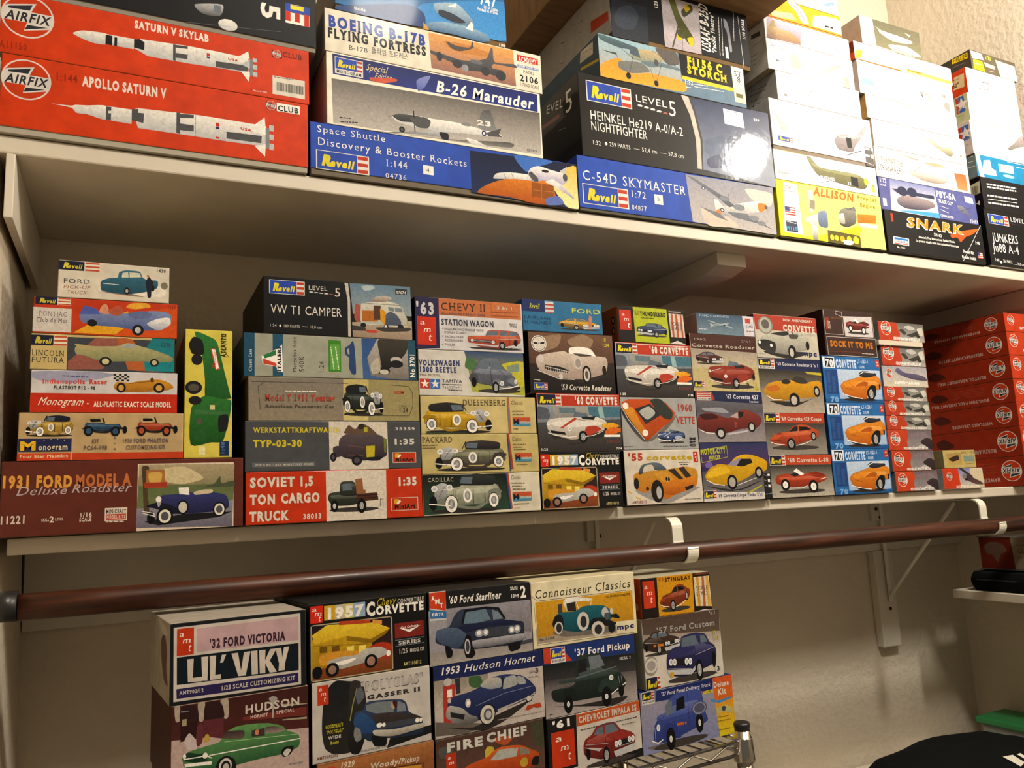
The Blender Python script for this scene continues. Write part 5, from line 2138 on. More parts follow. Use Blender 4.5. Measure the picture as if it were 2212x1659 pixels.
s 302c28>141414 491,66 625,68 672,170 697,413 669,726 596,902 497,901 443,782 443,532
l 8c8c50 1.2 572,140 516,323 477,506
s 585c64 554,186 623,131 669,250 582,333
s 30405c>1c2838 647,406 700,326 888,329 1166,366 1234,429 1265,532 1424,622 1456,709 1432,820 1042,812 803,764 733,800 570,679 526,514 546,422
s 2c4c78>203c68 527,498 629,435 776,553 823,672 771,696 603,684 532,594
p 70787c 682,363 818,343 1060,370 1055,500 813,479 696,429
p 787c84 1113,370 1208,425 1230,518 1098,506
s 3c3430>302828 779,490 1019,502 1335,575 1423,630 1155,613 842,612
p 3c4048 825,609 1442,624 1447,691 840,675
e W 858,626 40,28
e W 918,631 24,25
e W 1376,655 28,29
e W 1425,658 21,26
s c8c0b0>8c8478 780,673 1046,708 1456,701 1463,751 1326,770 1043,788 803,741
s 141414 761,734 871,760 956,790 935,882 799,867 759,805
s b89070 1015,396 1060,370 1083,439 1038,465
s 3c1c10 1042,376 1095,367 1100,450 1066,444
s 787878 540,595 605,637 618,749 551,769 520,686
g logo
r b83414 70,41 208,270
t si W 87,102 128,102 43 a
t si W 106,161 178,161 46 m
t si W 144,234 170,233 68 t
g lettering
t b2 605c5c 620,193 1480,196 124 "POLYGLAS"
t b2 b4aca6 627,185 1473,188 105 "POLYGLAS"
t sb2w 302c2c 704,296 1438,299 54 GASSER II
t b2 b0a830 167,551 385,553 43 GOODYEAR'S
t b2i b0a830 173,614 391,616 42 "POLYGLAS"
t b2 c8c0b0 199,680 360,681 39 WIDE
t b2 b0a830 226,742 330,741 39 Boots
t b 783c30 55,891 318,891 36 AMT1092/12
t ri 383430 513,902 1037,901 21 1/25 SCALE MODEL CAR KIT
@brown box with white script title at the bottom edge of the second rack column|0.2906 1.0306 0.9690 0.1546 0.0867 0.1650 0.096 0|8c5430 3c2c24 a08868 8c8478|R2|
g picture
p a86c3c>7c4824 7,25 1545,11 1541,237 17,275
l 4c2c18 1.2 925,221 1397,252 1390,533
p c08830 1011,237 1361,262 1363,528 997,523
s c03828 80,72 154,59 237,74 242,161 86,148
g lettering
t bi d0c4b0 285,101 469,105 68 1929
t bi d0c4b0 670,183 1082,194 69 Woody/
t bi d0c4b0 1082,204 1337,207 70 Pickup
@box with dark blue 1960s hardtop head-on under black title band|0.4456 1.0455 1.1471 0.1606 0.0954 0.1650 0.096 0|1a1a1c 101010 2c2824 8c8478|R3|lid_light
g picture
p 989498>8c8890 1,248 1605,248 1605,945 1,953
p 8c8890>706c70 266,240 1605,248 1591,689 265,500
p 484850>2c2c34 999,843 1605,783 1605,837 996,894
p 8c8480>a09890 3,783 1605,855 1605,953 1,953
s 30384c>1c2030 87,638 108,514 195,492 301,472 378,349 472,275 716,272 950,288 1068,348 1183,500 1437,527 1481,586 1465,746 1395,827 1000,826 688,817 413,778 238,722 119,674
s 1c2240>141830 425,502 592,471 860,483 1184,482 1457,547 1263,562 936,543 701,567 550,583
s 4c5c74>303c54 108,514 300,488 442,520 549,599 546,665 413,778 255,724 121,642
p 607484 500,461 563,300 870,303 941,457 705,475
p 707c88 968,321 1067,365 1144,461 980,461
l 101018 3 500,461 544,299 871,286 1070,321 1164,463
p 383c44 816,564 1305,566 1275,705 889,675
e 90949c 755,615 65,53
e 90949c 852,615 50,50
e 90949c 1269,629 54,52
e 90949c 1360,626 59,56
e W 751,611 34,30
e W 856,612 31,30
e W 1271,626 33,31
e W 1361,622 34,31
s a8a4a8>54545c 599,705 887,700 1468,702 1474,783 1001,809 727,805 596,771
s 101014 516,711 548,616 621,641 643,777 685,866 626,924 534,902 511,809
e c0b8b4 563,766 44,101
e 383840 563,766 29,75
s 101014 229,721 290,729 340,800 320,870 250,867
s 101014 1205,819 1396,809 1390,897 1240,920
g lettering
t bi W 291,178 1118,182 101 '60 Ford Starliner
t b W 1275,92 1400,89 50 Skill
t b W 1281,196 1382,196 50 10+
t b W 1440,208 1546,206 167 2
e W 1399,164 12,10
l W .8 1399,170 1398,197
g logo
r c8c4c0 17,1 261,378
p c03c1c 16,12 263,10 257,264 18,209
p 3468a0 21,226 265,272 261,362 22,345
t b2 W 51,115 97,115 64 A
t b2 W 101,159 173,159 64 M
t b2 W 174,214 220,213 64 T
t bi W 44,316 228,317 38 ERTL
@box with dark blue 1950s sedan and petrol pump under a navy script band|0.4552 1.0465 1.0547 0.1715 0.0920 0.1650 0.096 0|b8aca4 302c30 1c2448 8c8478|R3|
g picture
p 1c2450 1,2 1714,3 1714,226 2,186
p 8c8074>b8aca0 2,186 1714,231 1714,493 6,556
p b8aca4 816,192 1714,231 1714,911 934,915
p 303038 313,200 390,195 390,390 323,396
s 3c5c38 533,208 698,216 730,344 613,359 528,314
p a83428 136,263 310,265 288,745 129,735
e b8b0ac 207,224 60,51
r W 194,320 265,420
p 605850 9,699 782,842 470,919 11,874
s 0009 155,787 569,855 943,754 1468,655 1055,854 700,919
s 2c3864>181c3c 195,505 284,423 534,396 691,354 812,274 1090,249 1348,303 1484,390 1570,487 1575,572 1470,622 1185,677 945,721 707,781 439,770 218,637
s b8b0a4>889094 691,346 812,266 1008,286 1022,404 844,410
s 9c9c98 1052,392 1087,298 1248,288 1281,410 1059,443
s 9c9c98 1287,303 1386,334 1422,415 1301,413
l 101428 1.4 1049,276 1031,422
p a8a098 946,689 1471,598 1576,547 1553,585 945,725
l 8088a8 .6 621,589 1076,495 1561,469
s b0aca8>504c4c 173,582 222,526 409,588 519,686 632,736 610,797 381,792 178,679
p 202024 228,607 444,674 422,735 235,672
e c0b8b4 497,536 41,57
e W 497,536 22,32
e c0b8b4 221,461 26,35
e 141418 787,728 127,138
e c8c0b4 787,728 112,122
e 484850 797,730 69,80
e b0aca8 801,731 46,54
e 141418 1459,629 56,46
e c8c0b4 1459,624 44,36
p a83c20 1389,776 1423,715 1525,714 1637,707 1664,770 1592,775 1522,755 1460,779
g lettering
t bi W 98,122 392,126 93 1953
t c W 446,133 1016,137 94 Hudson
t c W 1072,138 1571,140 96 Hornet
t c 504840 1469,297 1571,300 36 Skill
t b 504840 1575,300 1649,302 66 3
z 807870 1467,346 1640,354
z 908880 939,827 1659,836
z 605850 49,849 227,847
@box with white outlined capitals over red chief's car, cut by bottom edge|0.4532 1.0463 0.9690 0.1674 0.0852 0.1650 0.096 0|4c3830 302018 605048 8c8478|R3|
g picture
p 483028>5c4438 5,17 1672,21 1671,646 21,436
p 40402c 1457,26 1673,31 1673,393 1495,326
s c0a838 727,270 769,214 865,246 837,399 740,398
s a84c28 851,149 1010,112 1165,171 1041,246
s 4c4c48 49,102 237,120 252,232 64,229
s c85c24>983010 453,392 762,339 843,290 1001,255 1277,287 1432,363 1567,435 1569,532 1453,606 906,537 451,438
p a8a8a0 798,392 941,284 1245,314 1208,419 914,413
p 807868 1275,311 1411,367 1427,426 1268,414
e b09030 1329,520 66,62
s 181414 1446,573 1483,484 1573,484 1554,593
g lettering
t b2 c8c4bc 159,171 712,176 121 FIRE
t b2 c8c4bc 756,159 1405,164 123 CHIEF
g logo
r b83414 144,194 293,394
t si W 167,263 212,264 43 a
t si W 184,329 257,330 42 m
@cream-bordered box with teal 1920s roadster on golden yellow, topmost in the fourth rack column|0.6215 1.0625 1.1479 0.1907 0.0927 0.1650 0.096 0|d8ccaa a87c58 c8bc98 8c8478|R4|
g picture
p c8921c>a8781c 64,280 1850,278 1852,884 78,858
l 383020 .6 13,193 97,265 1814,265
l 383020 .6 42,278 71,875 1873,905
p 9c8c78 71,779 1521,738 1840,883 78,858
s 0007 357,722 594,819 1509,847 1424,764
s 1c5c68>0c3c48 380,528 484,466 754,475 919,418 1267,442 1401,521 1437,636 1192,740 822,773 556,726 386,618
s W>b8b4a4 550,327 610,277 769,273 1043,318 1017,353 719,343 619,462 578,403
p 282420 604,350 765,338 777,477 619,462
l W 1 787,349 824,454
l W .8 1067,320 1046,421
r 383838 452,345 529,471
s 14181c 342,614 392,511 504,505 542,599 511,739 381,689
s 14181c 988,700 1064,616 1250,617 1431,691 1521,738 1331,754 1240,726 1048,797
s 14181c 1392,613 1513,588 1578,651 1529,664
e b8b4b0 1303,548 65,73
e c0bcb4 1427,542 32,44
e 484c50 1333,607 51,54
e c8c0b4 890,634 109,136
e 28282c 896,639 59,86
e c8c0b4 448,678 74,88
e 28282c 452,679 48,67
e c8c0b4 1154,772 124,111
e 28282c 1160,781 73,71
e 14181c 1410,781 65,79
g lettering
t si 2c2818 54,231 1063,228 119 Connoisseur
t si 2c2818 1133,227 1818,227 124 Classics
t b 503c10 1323,340 1805,341 33 1927 LINCOLN ROADSTER
t b 302810 108,821 362,820 34 No. 1-3105
p d8ccaa 1500,708 1895,721 1873,905 1506,883
t b2 1c2458 1511,829 1850,830 80 mpc
@navy-banded box with dark green 1930s pickup truck|0.6249 1.0628 1.0509 0.1677 0.0965 0.1650 0.096 0|282c30 302c2c 1c2858 8c8478|R4|
g picture
p 1c3068 1,3 1676,4 1670,267 4,225
p b83c20 11,5 307,9 501,227 16,212
p 14181a>3c3838 4,228 1669,276 1668,571 6,473
p 383436>a89c98 9,438 1672,534 1672,964 1,960
s 0009 154,808 1176,964 1471,870 593,859
u pkr 129,167 1459,964 26342f 141c1a
g lettering
t b W 551,173 1584,189 98 '37 Ford Pickup
t b d0ccc8 1368,338 1589,341 39 SKILL 2
z g 1442,929 1608,936
z 504848 63,911 135,912
g logo
m revellm 134,21 379,219 b
@white box with red 1960s hardtop under an orange band and black 61 panel|0.6267 1.0630 0.9690 0.1685 0.0815 0.1650 0.096 0|c4bab0 302c2c 504840 8c8478|R4|
g picture
p 1c1818 1,3 505,10 489,712 1,765
p b85020 505,15 1684,5 1675,150 508,180
p 181818 840,811 1332,703 1684,682 1683,800 988,814
u sedr 603,217 1559,814 8c2c24 501818
p b8b0ac 588,480 943,552 872,584
g logo
r b83414 55,190 452,677
t si W 115,324 238,323 84 a
t si W 198,451 344,450 82 m
t si W 315,589 368,588 120 t
g lettering
t b2w W 85,140 437,138 105 '61
t b2 c8bcb0 542,135 1622,130 93 CHEVROLET IMPALA SS
z 504848 561,237 1616,229
z 908880 1320,293 1585,293
@small box with amber panel and red-brown coupe, top right on wire rack|0.8022 1.0799 1.1673 0.1496 0.0612 0.1320 0.096 0|1c1412 a84820 b0a890 8c8478|R5|
g picture
p c88c14 347,1 1111,1 1091,611 341,611
u c3 383,151 1029,577 8c3c1c 5c2010
p d0c4b0 1125,66 1471,69 1484,562 1131,525
p c8901c 1184,66 1239,68 1239,535 1184,533
p b05c28 1304,68 1356,70 1354,546 1298,544
p d0a038 1399,72 1453,71 1463,556 1401,553
p d0c8bc 1106,611 1322,592 1494,611 1487,611 1178,611
g logo
r b83414 45,46 287,460
t si W 72,160 146,160 70 a
t si W 117,258 231,260 75 m
t si W 177,382 217,382 114 t
g lettering
t s a83c1c 354,73 486,75 62 '63
t sb 402010 510,86 1065,89 63 STINGRAY
t s 383028 1164,284 1423,287 66 SCALE
t s 383028 1163,371 1412,374 66 STARS
t b a85030 1147,36 1465,36 24 1-OWNER MILEAGE
z a86818 404,600 1012,611
L
g side_art
e c8a070 -121,439 43,60
@white box with dark blue 1950s sedan and a smaller black racer, brown title strip|0.8080 1.0804 1.0605 0.1663 0.1063 0.1320 0.096 0|c8c0b4 b0b09c 605040 8c8478|R5|
g picture
p 4c3c34>58483c 1,3 1662,6 1646,354 14,229
p 8c7c70>c8bcb0 14,229 1646,354 1613,680 7,492
u sedr 1,206 760,584 3c2c24 281c18
u sed 425,318 1521,1062 2c2c58 1c1c40
r c8981c 499,853 576,926
e 8c847c 131,700 131,141
e c8c0b4 131,700 129,109
e 98908c 131,700 86,73
e c8c0b8 1546,943 75,63
g lettering
t b a09c98 287,241 1545,252 94 '57 Ford Custom
t bi c0b8b0 1424,77 1576,77 52 'n1
t b b0a830 1469,394 1556,393 61 12
t b b0a830 1468,472 1611,473 50 1:25
t b K 1501,969 1578,969 74 3
Z c07028 203,417 427,422
g logo
m revell 9,874 290,1058 k
@box with blue 1930s panel van and orange-yellow strip, bottom right on rack|0.8090 1.0805 0.9690 0.1960 0.0911 0.1320 0.096 0|7c7c94 302c2c 1c2858 8c8478|R5|
g picture
p 8c8898>7c80a4 7,166 1587,202 1593,910 2,900
p 1c2860 317,17 1531,1 1507,203 307,175
p c0ac28>c0ac28 1298,174 1515,167 1524,218 1309,217
p c05c20 748,168 1281,164 1295,190 761,194
p c85020>c8641c 1531,1 1958,5 1952,381 1542,383
p d08820>d8c020 1542,383 1954,369 1952,909 1596,910
s 4880b0 1466,310 1634,359 1881,333 1881,371 1665,402 1476,356
s 0007 90,799 526,910 1420,822 1149,825
u van 183,69 1367,910 3c4c90 283470
e 4c4c64 1194,405 165,104
e 788098 1194,405 142,90
e 4c4c64 1194,405 112,71
s b0a868 1570,475 1793,458 1920,528 1885,598 1715,547 1591,565
e 3c3c48 1724,498 46,38
z 8c6c18 1581,613 1818,625
z 8c6c18 1569,673 1867,683
z 8c6c18 1572,810 1838,816
g lettering
t bi c8c4c8 421,106 1466,111 56 '37 Ford Panel Delivery Truck
t b d8ccc0 1538,151 1885,154 87 Deluxe
t b d8ccc0 1619,277 1810,278 97 Kit
Z b85c20 702,571 901,579
t b 38301c 1429,199 1468,200 33 2
g logo
r c8c0b4 34,5 287,189
m revellm 44,11 279,171 k
'''
GL = {}
def glyph_tables(chars):
    cu = bpy.data.curves.new('glyph', 'FONT'); ob = bpy.data.objects.new('glyph', cu); C.objects.link(ob); cu.resolution_u = 2
    def ev(s):
        cu.body = s; bpy.context.view_layer.update()
        e = ob.evaluated_get(bpy.context.evaluated_depsgraph_get()); me = e.to_mesh()
        vs = [(v.co.x, v.co.y) for v in me.vertices]; fs = []
        me.calc_loop_triangles()
        fs = [tuple(t.vertices) for t in me.loop_triangles]
        # outline edges
        cnt = {}
        for p in me.polygons:
            for k in p.edge_keys: cnt[k] = cnt.get(k, 0) + 1
        out = [k for k, v in cnt.items() if v == 1]
        e.to_mesh_clear(); return vs, fs, out
    wid = lambda s: (lambda v: max(a[0] for a in v) - min(a[0] for a in v))(ev(s)[0])
    cu.offset = 0
    hv = ev('H')[0]; cap = max(v[1] for v in hv); HH = wid('HH')
    adv = {}
    for c in chars:
        adv[c] = (wid('H' + c + 'H') - HH)/cap
    for wt, off in ((0, 0), (1, .03), (2, .052)):
        cu.offset = off
        for c in chars:
            if c == ' ': GL[c, wt] = ([], [], [], adv[c]); continue
            vs, fs, out = ev(c)
            vs = [(x/cap, y/cap) for x, y in vs]
            GL[c, wt] = (vs, fs, out, adv[c] + off*1.6/cap)
    bpy.data.objects.remove(ob); bpy.data.curves.remove(cu)
def serifs(vs, out, wt):
    r = []
    lo = -off_(wt); hi = 1 + off_(wt)
    for a, b_ in out:
        (x0, y0), (x1, y1) = vs[a], vs[b_]
        if abs(y0-y1) > .01: continue
        x0, x1 = min(x0, x1), max(x0, x1)
        if .05 < x1-x0 < .36:
            if abs(y0-lo) < .03: r.append((x0-.075, y0, x1+.075, y0+.075))
            elif abs(y0-hi) < .03: r.append((x0-.075, y0-.075, x1+.075, y0))
            elif .68 < y0 < .86: r.append((x0-.07, y0-.07, x1, y0))
    return r
def off_(wt): return (0, .042, .072)[wt]
LAY = 7e-6
class Face:
    """collects flat print on one face of a box; coordinates in 0.1 mm from its top left corner"""
    def __init__(s, org, ux, vx, nx):
        s.o, s.u, s.v, s.n = org, ux, vx, nx
class Art:
    def __init__(s): s.b = {}; s.name = 'picture'; s.k = 1; s.face = None; s.n = 0
    lim = None
    def clamp(s, p): return p if not s.lim else (min(max(p[0], s.lim[0]), s.lim[1]), min(max(p[1], 2), s.lim[2]))
    def buf(s): return s.b.setdefault(s.name, ([], [], []))
    def tri(s, pts, faces, col, grad=None):
        V, F, Cc = s.buf(); n0 = len(V); f = s.face
        off = f.n*(s.k*LAY)
        for x, y in pts: V.append(f.o + f.u*(x*1e-4) + f.v*(y*1e-4) + off)
        for t in faces:
            a, b_, c = (pts[i] for i in t)
            ar = (b_[0]-a[0])*(c[1]-a[1]) - (c[0]-a[0])*(b_[1]-a[1])
            if abs(ar) < 1e-6: continue
            t = t if ar < 0 else (t[0], t[2], t[1])
            F.append(tuple(n0+i for i in t))
            if grad:
                c1, c2, y0, y1 = grad
                for i in t:
                    q = min(1, max(0, (pts[i][1]-y0)/(y1-y0+1e-9)))
                    Cc += [c1[j]*(1-q)+c2[j]*q for j in range(3)] + [1]
            else: Cc += [*col, 1]*3
    def poly(s, pts, c, par=None):
        if len(pts) < 3: return
        g = None
        if '>' in c:
            a, b_ = c.split('>'); ys = [p[1] for p in pts]
            g = (lin(hexof(a, par)), lin(hexof(b_, par)), min(ys), max(ys)); col = None
        else: col = lin(hexof(c, par))
        fs = tessellate_polygon([[Vector((x, y, 0)) for x, y in pts]])
        s.tri(pts, fs, col, g); s.k += 1
    def smooth(s, pts, c, par=None):
        n = len(pts); out = []
        for i in range(n):
            p0, p1, p2, p3 = (pts[(i+j-1) % n] for j in range(4))
            for k in range(4):
                t = k/4
                t2, t3 = t*t, t**3; K = .36
                out.append(s.clamp(tuple((2*t3-3*t2+1)*p1[j] + (t3-2*t2+t)*K*(p2[j]-p0[j]) + (3*t2-2*t3)*p2[j] + (t3-t2)*K*(p3[j]-p1[j]) for j in (0, 1))))
        s.poly(out, c, par)
    def rect(s, a, b_, c, par=None): s.poly([a, (b_[0], a[1]), b_, (a[0], b_[1])], c, par)
    def ell(s, c0, r, c, par=None, n=20): s.poly([(c0[0]+r[0]*math.cos(k*math.tau/n), c0[1]+r[1]*math.sin(k*math.tau/n)) for k in range(n)], c, par)
    def ring(s, c0, r0, r1, c, n=28):
        col = lin(hexof(c)); P = []; F = []
        for k in range(n):
            a = k*math.tau/n
            P += [(c0[0]+r0*math.cos(a), c0[1]+r0*math.sin(a)), (c0[0]+r1*math.cos(a), c0[1]+r1*math.sin(a))]
            i = 2*k; j = (2*k+2) % (2*n); F += [(i, i+1, j+1), (i, j+1, j)]
        s.tri(P, F, col); s.k += 1
    def line(s, pts, w, c, par=None):
        col = lin(hexof(c, par)); P = []; F = []
        for (a, b_) in zip(pts, pts[1:]):
            dx, dy = b_[0]-a[0], b_[1]-a[1]; l = math.hypot(dx, dy) or 1; nx, ny = -dy/l*w/2, dx/l*w/2; ex, ey = dx/l*w*.3, dy/l*w*.3
            i = len(P); P += [(a[0]+nx-ex, a[1]+ny-ey), (b_[0]+nx+ex, b_[1]+ny+ey), (b_[0]-nx+ex, b_[1]-ny+ey), (a[0]-nx-ex, a[1]-ny-ey)]
            F += [(i, i+1, i+2), (i, i+2, i+3)]
        s.tri(P, F, col); s.k += 1
    def text(s, st, c, p0, p1, h, txt, par=None):
        wt = 2 if '2' in st else 1 if 'b' in st else 0
        sh = .36 if 'c' in st else .2 if 'i' in st else 0
        x = 0; items = []
        track = .14 if 's' in st else .06
        for ch in txt:
            g = GL.get((ch, wt))
            if not g: continue
            items.append((x, g, ch)); x += g[3] + track
        if x <= 0: return
        x -= track
        dx, dy = p1[0]-p0[0], p1[1]-p0[1]; ln = math.hypot(dx, dy) or 1
        h /= 1 + 2*off_(wt); ex = (dx/x, dy/x); uy = (dy/ln*h, -dx/ln*h)
        uy = (uy[0] + dx/ln*h*sh, uy[1] + dy/ln*h*sh)
        col = lin(hexof(c, par)); P = []; F = []
        for x0, g, ch in items:
            vs, fs, out = g[0], g[1], g[2]
            n0 = len(P)
            P += [(p0[0] + (x0+a)*ex[0] + b_*uy[0], p0[1] + (x0+a)*ex[1] + b_*uy[1]) for a, b_ in vs]
            F += [tuple(n0+i for i in f) for f in fs]
            if 's' in st and ch.isalnum():
                for (xa, ya, xb, yb) in serifs(vs, out, wt):
                    n0 = len(P)
                    P += [(p0[0] + (x0+a)*ex[0] + b_*uy[0], p0[1] + (x0+a)*ex[1] + b_*uy[1]) for a, b_ in ((xa, ya), (xb, ya), (xb, yb), (xa, yb))]
                    F += [(n0, n0+1, n0+2), (n0, n0+2, n0+3)]
        s.tri(P, F, col); s.k += 1
    def greek(s, c, a, b_, th, par=None):
        col = lin(hexof(c, par)); dx, dy = b_[0]-a[0], b_[1]-a[1]; l = math.hypot(dx, dy) or 1
        t = 0; P = []; F = []; nx, ny = -dy/l*th/2, dx/l*th/2
        rnd = random.Random(int(a[0]*7+a[1]*13))
        while t < l:
            w = min(th*rnd.uniform(1.2, 4.5), l-t)
            if w > th*.4:
                i = len(P)
                P += [(a[0]+dx/l*t+nx, a[1]+dy/l*t+ny), (a[0]+dx/l*(t+w)+nx, a[1]+dy/l*(t+w)+ny), (a[0]+dx/l*(t+w)-nx, a[1]+dy/l*(t+w)-ny), (a[0]+dx/l*t-nx, a[1]+dy/l*t-ny)]
                F += [(i, i+1, i+2), (i, i+2, i+3)]
            t += w + th*.7
        s.tri(P, F, col); s.k += 1
    def macro(s, t, T):
        """T maps template coordinates; returns nothing"""
        nm = t[1]
        keep = s.name
        if nm == 'airfix':
            s.name = 'logo#%d' % s.n
            c = T(t[2]); r = float(t[3]) if len(t) < 5 else None
            if r is None: r = abs(T('0,%g' % (float(t[4])*100))[1] - T('0,0')[1])
            q = s.flipl
            def e(x, y): return (c[0]+x*r*q, c[1]+y*r*q)
            s.ell(c, (r, r), 'd8cfc8', n=28); s.ell(c, (r*.93, r*.93), 'c03810', n=28)
            s.poly([e(-.93, -.24), e(-.8, -.42), e(.3, -.68), e(.12, -.24), e(.96, -.24), e(.94, .27), e(.8, .44), e(-.12, .68), e(-.02, .27), e(-.96, .27)], 'd8d0c8')
            s.poly([e(-.72, -.36), e(.16, -.58), e(.06, -.3), e(-.76, -.27)], '2c2c34')
            s.poly([e(.78, .36), e(-.1, .62), e(0, .38)], '2c2c34')
            s.text('bi', '2c2c34', e(-.84, .24), e(.82, .24), r*.44, 'AIRFIX')
        elif nm in ('revell', 'revello', 'revellm'):
            s.name = 'logo#%d' % s.n
            a, b_ = T(t[2]), T(t[3]); w, h = b_[0]-a[0], b_[1]-a[1]
            e = lambda x, y: (a[0]+x*w, a[1]+y*h)
            bot = .72 if nm == 'revellm' else 1
            bg = '2444a4' if (t[4:] or ['b'])[0] == 'b' else '1c1c34'
            if nm == 'revello':
                s.rect(e(0, 0), e(.62, 1), '1c1f33'); s.rect(e(.62, 0), e(1, 1), 'd8d0bc')
                for y in (.03, .42, .8): s.rect(e(.64, y), e(.99, y+.18), 'b84a30')
                s.text('bi', 'c8b838', e(.12, .80), e(.56, .80), h*.50, 'Revell')
                s.text('bi', 'c8b838', e(.10, .80), e(.27, .80), h*.66, 'R')
            else:
                s.rect(e(-.02, -.04), e(1.02, 1.04), 'd8d4cc'); s.rect(e(0, 0), e(.78, bot), bg); s.rect(e(.78, 0), e(1, bot), 'd8d4cc')
                for y in (.02, .40, .78): s.rect(e(.79, y*bot), e(.995, (y+.2)*bot), 'b8361c')
                s.text('b2i', 'e0cc20', e(.1, .80*bot), e(.72, .80*bot), h*.46*bot, 'Revell')
                s.text('b2i', 'e0cc20', e(.08, .80*bot), e(.28, .80*bot), h*.66*bot, 'R')
                if nm == 'revellm': s.text('sb', '303030', e(.04, .97), e(.96, .97), h*.19, 'MONOGRAM')
        elif nm == 'monos':
            s.name = 'logo#%d' % s.n
            a, b_ = T(t[2]), T(t[3]); w, h = b_[0]-a[0], b_[1]-a[1]; e = lambda x, y: (a[0]+x*w, a[1]+y*h)
            s.rect(a, b_, 'd0c8c0')
            for y in (.06, .28, .5): s.rect(e(.02, y), e(.98, y+.12), 'a83c2c')
            s.text('sb', '303030', e(.04, .92), e(.96, .92), h*.22, 'MONOGRAM')
        elif nm == 'mclas':
            a, b_ = T(t[2]), T(t[3]); w, h = b_[0]-a[0], b_[1]-a[1]; e = lambda x, y: (a[0]+x*w, a[1]+y*h)
            s.rect(a, e(1, .55), 'b8502c'); s.rect(e(0, .55), b_, '4488a8')
            s.text('b2', '1c1c28', e(.02, .8), e(.36, .8), h*.6, 'M'); s.text('b', 'd8d0b0', e(.38, .74), e(.98, .74), h*.28, 'ONOGRAM')
        elif nm == 'mini':
            a, b_ = T(t[2]), T(t[3]); w, h = b_[0]-a[0], b_[1]-a[1]; e = lambda x, y: (a[0]+x*w, a[1]+y*h)
            s.rect(a, b_, 'd8c8b8'); s.rect(e(.02, .04), e(.98, .96), 'b83414'); s.rect(e(.1, .12), e(.28, .5), 'd8a020')
            s.poly([e(.2, .4), e(.32, .16), e(.36, .3), e(.24, .55)], 'W')
            s.text('b2', '1c1410', e(.12, .85), e(.9, .85), h*.36, 'MiniArt')
        elif nm == 'chev':
            a, b_ = T(t[2]), T(t[3]); w = (b_[0]-a[0])/5; h = (b_[1]-a[1])*.4; sl = (b_[1]-a[1]-h)/5
            for k in range(5):
                x = a[0]+k*w; y = a[1]+k*sl
                s.poly([(x, y), (x+w*.7, y), (x+w*.95, y+h/2), (x+w*.7, y+h), (x, y+h), (x+w*.25, y+h/2)], 'a05848' if k == 4 else 'W')
        elif nm in ('bar', 'barL'):
            a, b_ = T(t[2]), T(t[3]); x = a[0]; rnd = random.Random(3)
            while x < b_[0]:
                w = rnd.choice((4, 6, 9)); s.rect((x, a[1]), (min(x+w, b_[0]), b_[1]), '2c2a28'); x += w + rnd.choice((4, 6, 9))
        elif nm == 'flag':
            a, b_ = T(t[2]), T(t[3]); w, h = b_[0]-a[0], b_[1]-a[1]
            for k in range(7): s.rect((a[0], a[1]+h*k/7), (b_[0], a[1]+h*(k+1)/7), 'b03828' if k % 2 == 0 else 'W')
            s.rect(a, (a[0]+w*.45, a[1]+h*.55), '30407c')
        elif nm in ('star2', 'star2b'):
            a, b_ = T(t[2]), T(t[3]); w, h = b_[0]-a[0], b_[1]-a[1]
            if nm == 'star2': s.rect(a, (a[0]+w*.3, b_[1]), 'c83820'); s.rect((a[0]+w*.32, a[1]), b_, '3c68b8')
            for cx in ((.66,) if nm == 'star2' else (.25, .75)):
                c = (a[0]+w*cx, a[1]+h*.52); r = h*.48
                s.poly([(c[0]+(r if k % 2 == 0 else r*.4)*math.sin(k*math.pi/5), c[1]-(r if k % 2 == 0 else r*.4)*math.cos(k*math.pi/5)) for k in range(10)], 'e8e0d8')
        elif nm == 'stars':
            a, b_ = T(t[2]), T(t[3])
            for k in range(4):
                c = (a[0]+(b_[0]-a[0])*k/3, a[1]+(6 if k in (0, 3) else -3)); r = 9
                s.poly([(c[0]+(r if j % 2 == 0 else r*.4)*math.sin(j*math.pi/5), c[1]-(r if j % 2 == 0 else r*.4)*math.cos(j*math.pi/5)) for j in range(10)], 'd8d0b0')
        elif nm == 'check':
            a, b_ = T(t[2]), T(t[3]); w, h = b_[0]-a[0], b_[1]-a[1]
            s.rect(a, b_, 'c8c0b8')
            for i in range(6):
                for j in range(4):
                    if (i+j) % 2 == 0: s.rect((a[0]+w*i/6, a[1]+h*j/4), (a[0]+w*(i+1)/6, a[1]+h*(j+1)/4), '1c1c1c')
        else: s.template(nm, T(t[2]), T(t[3]), t[4:])
        s.name = keep
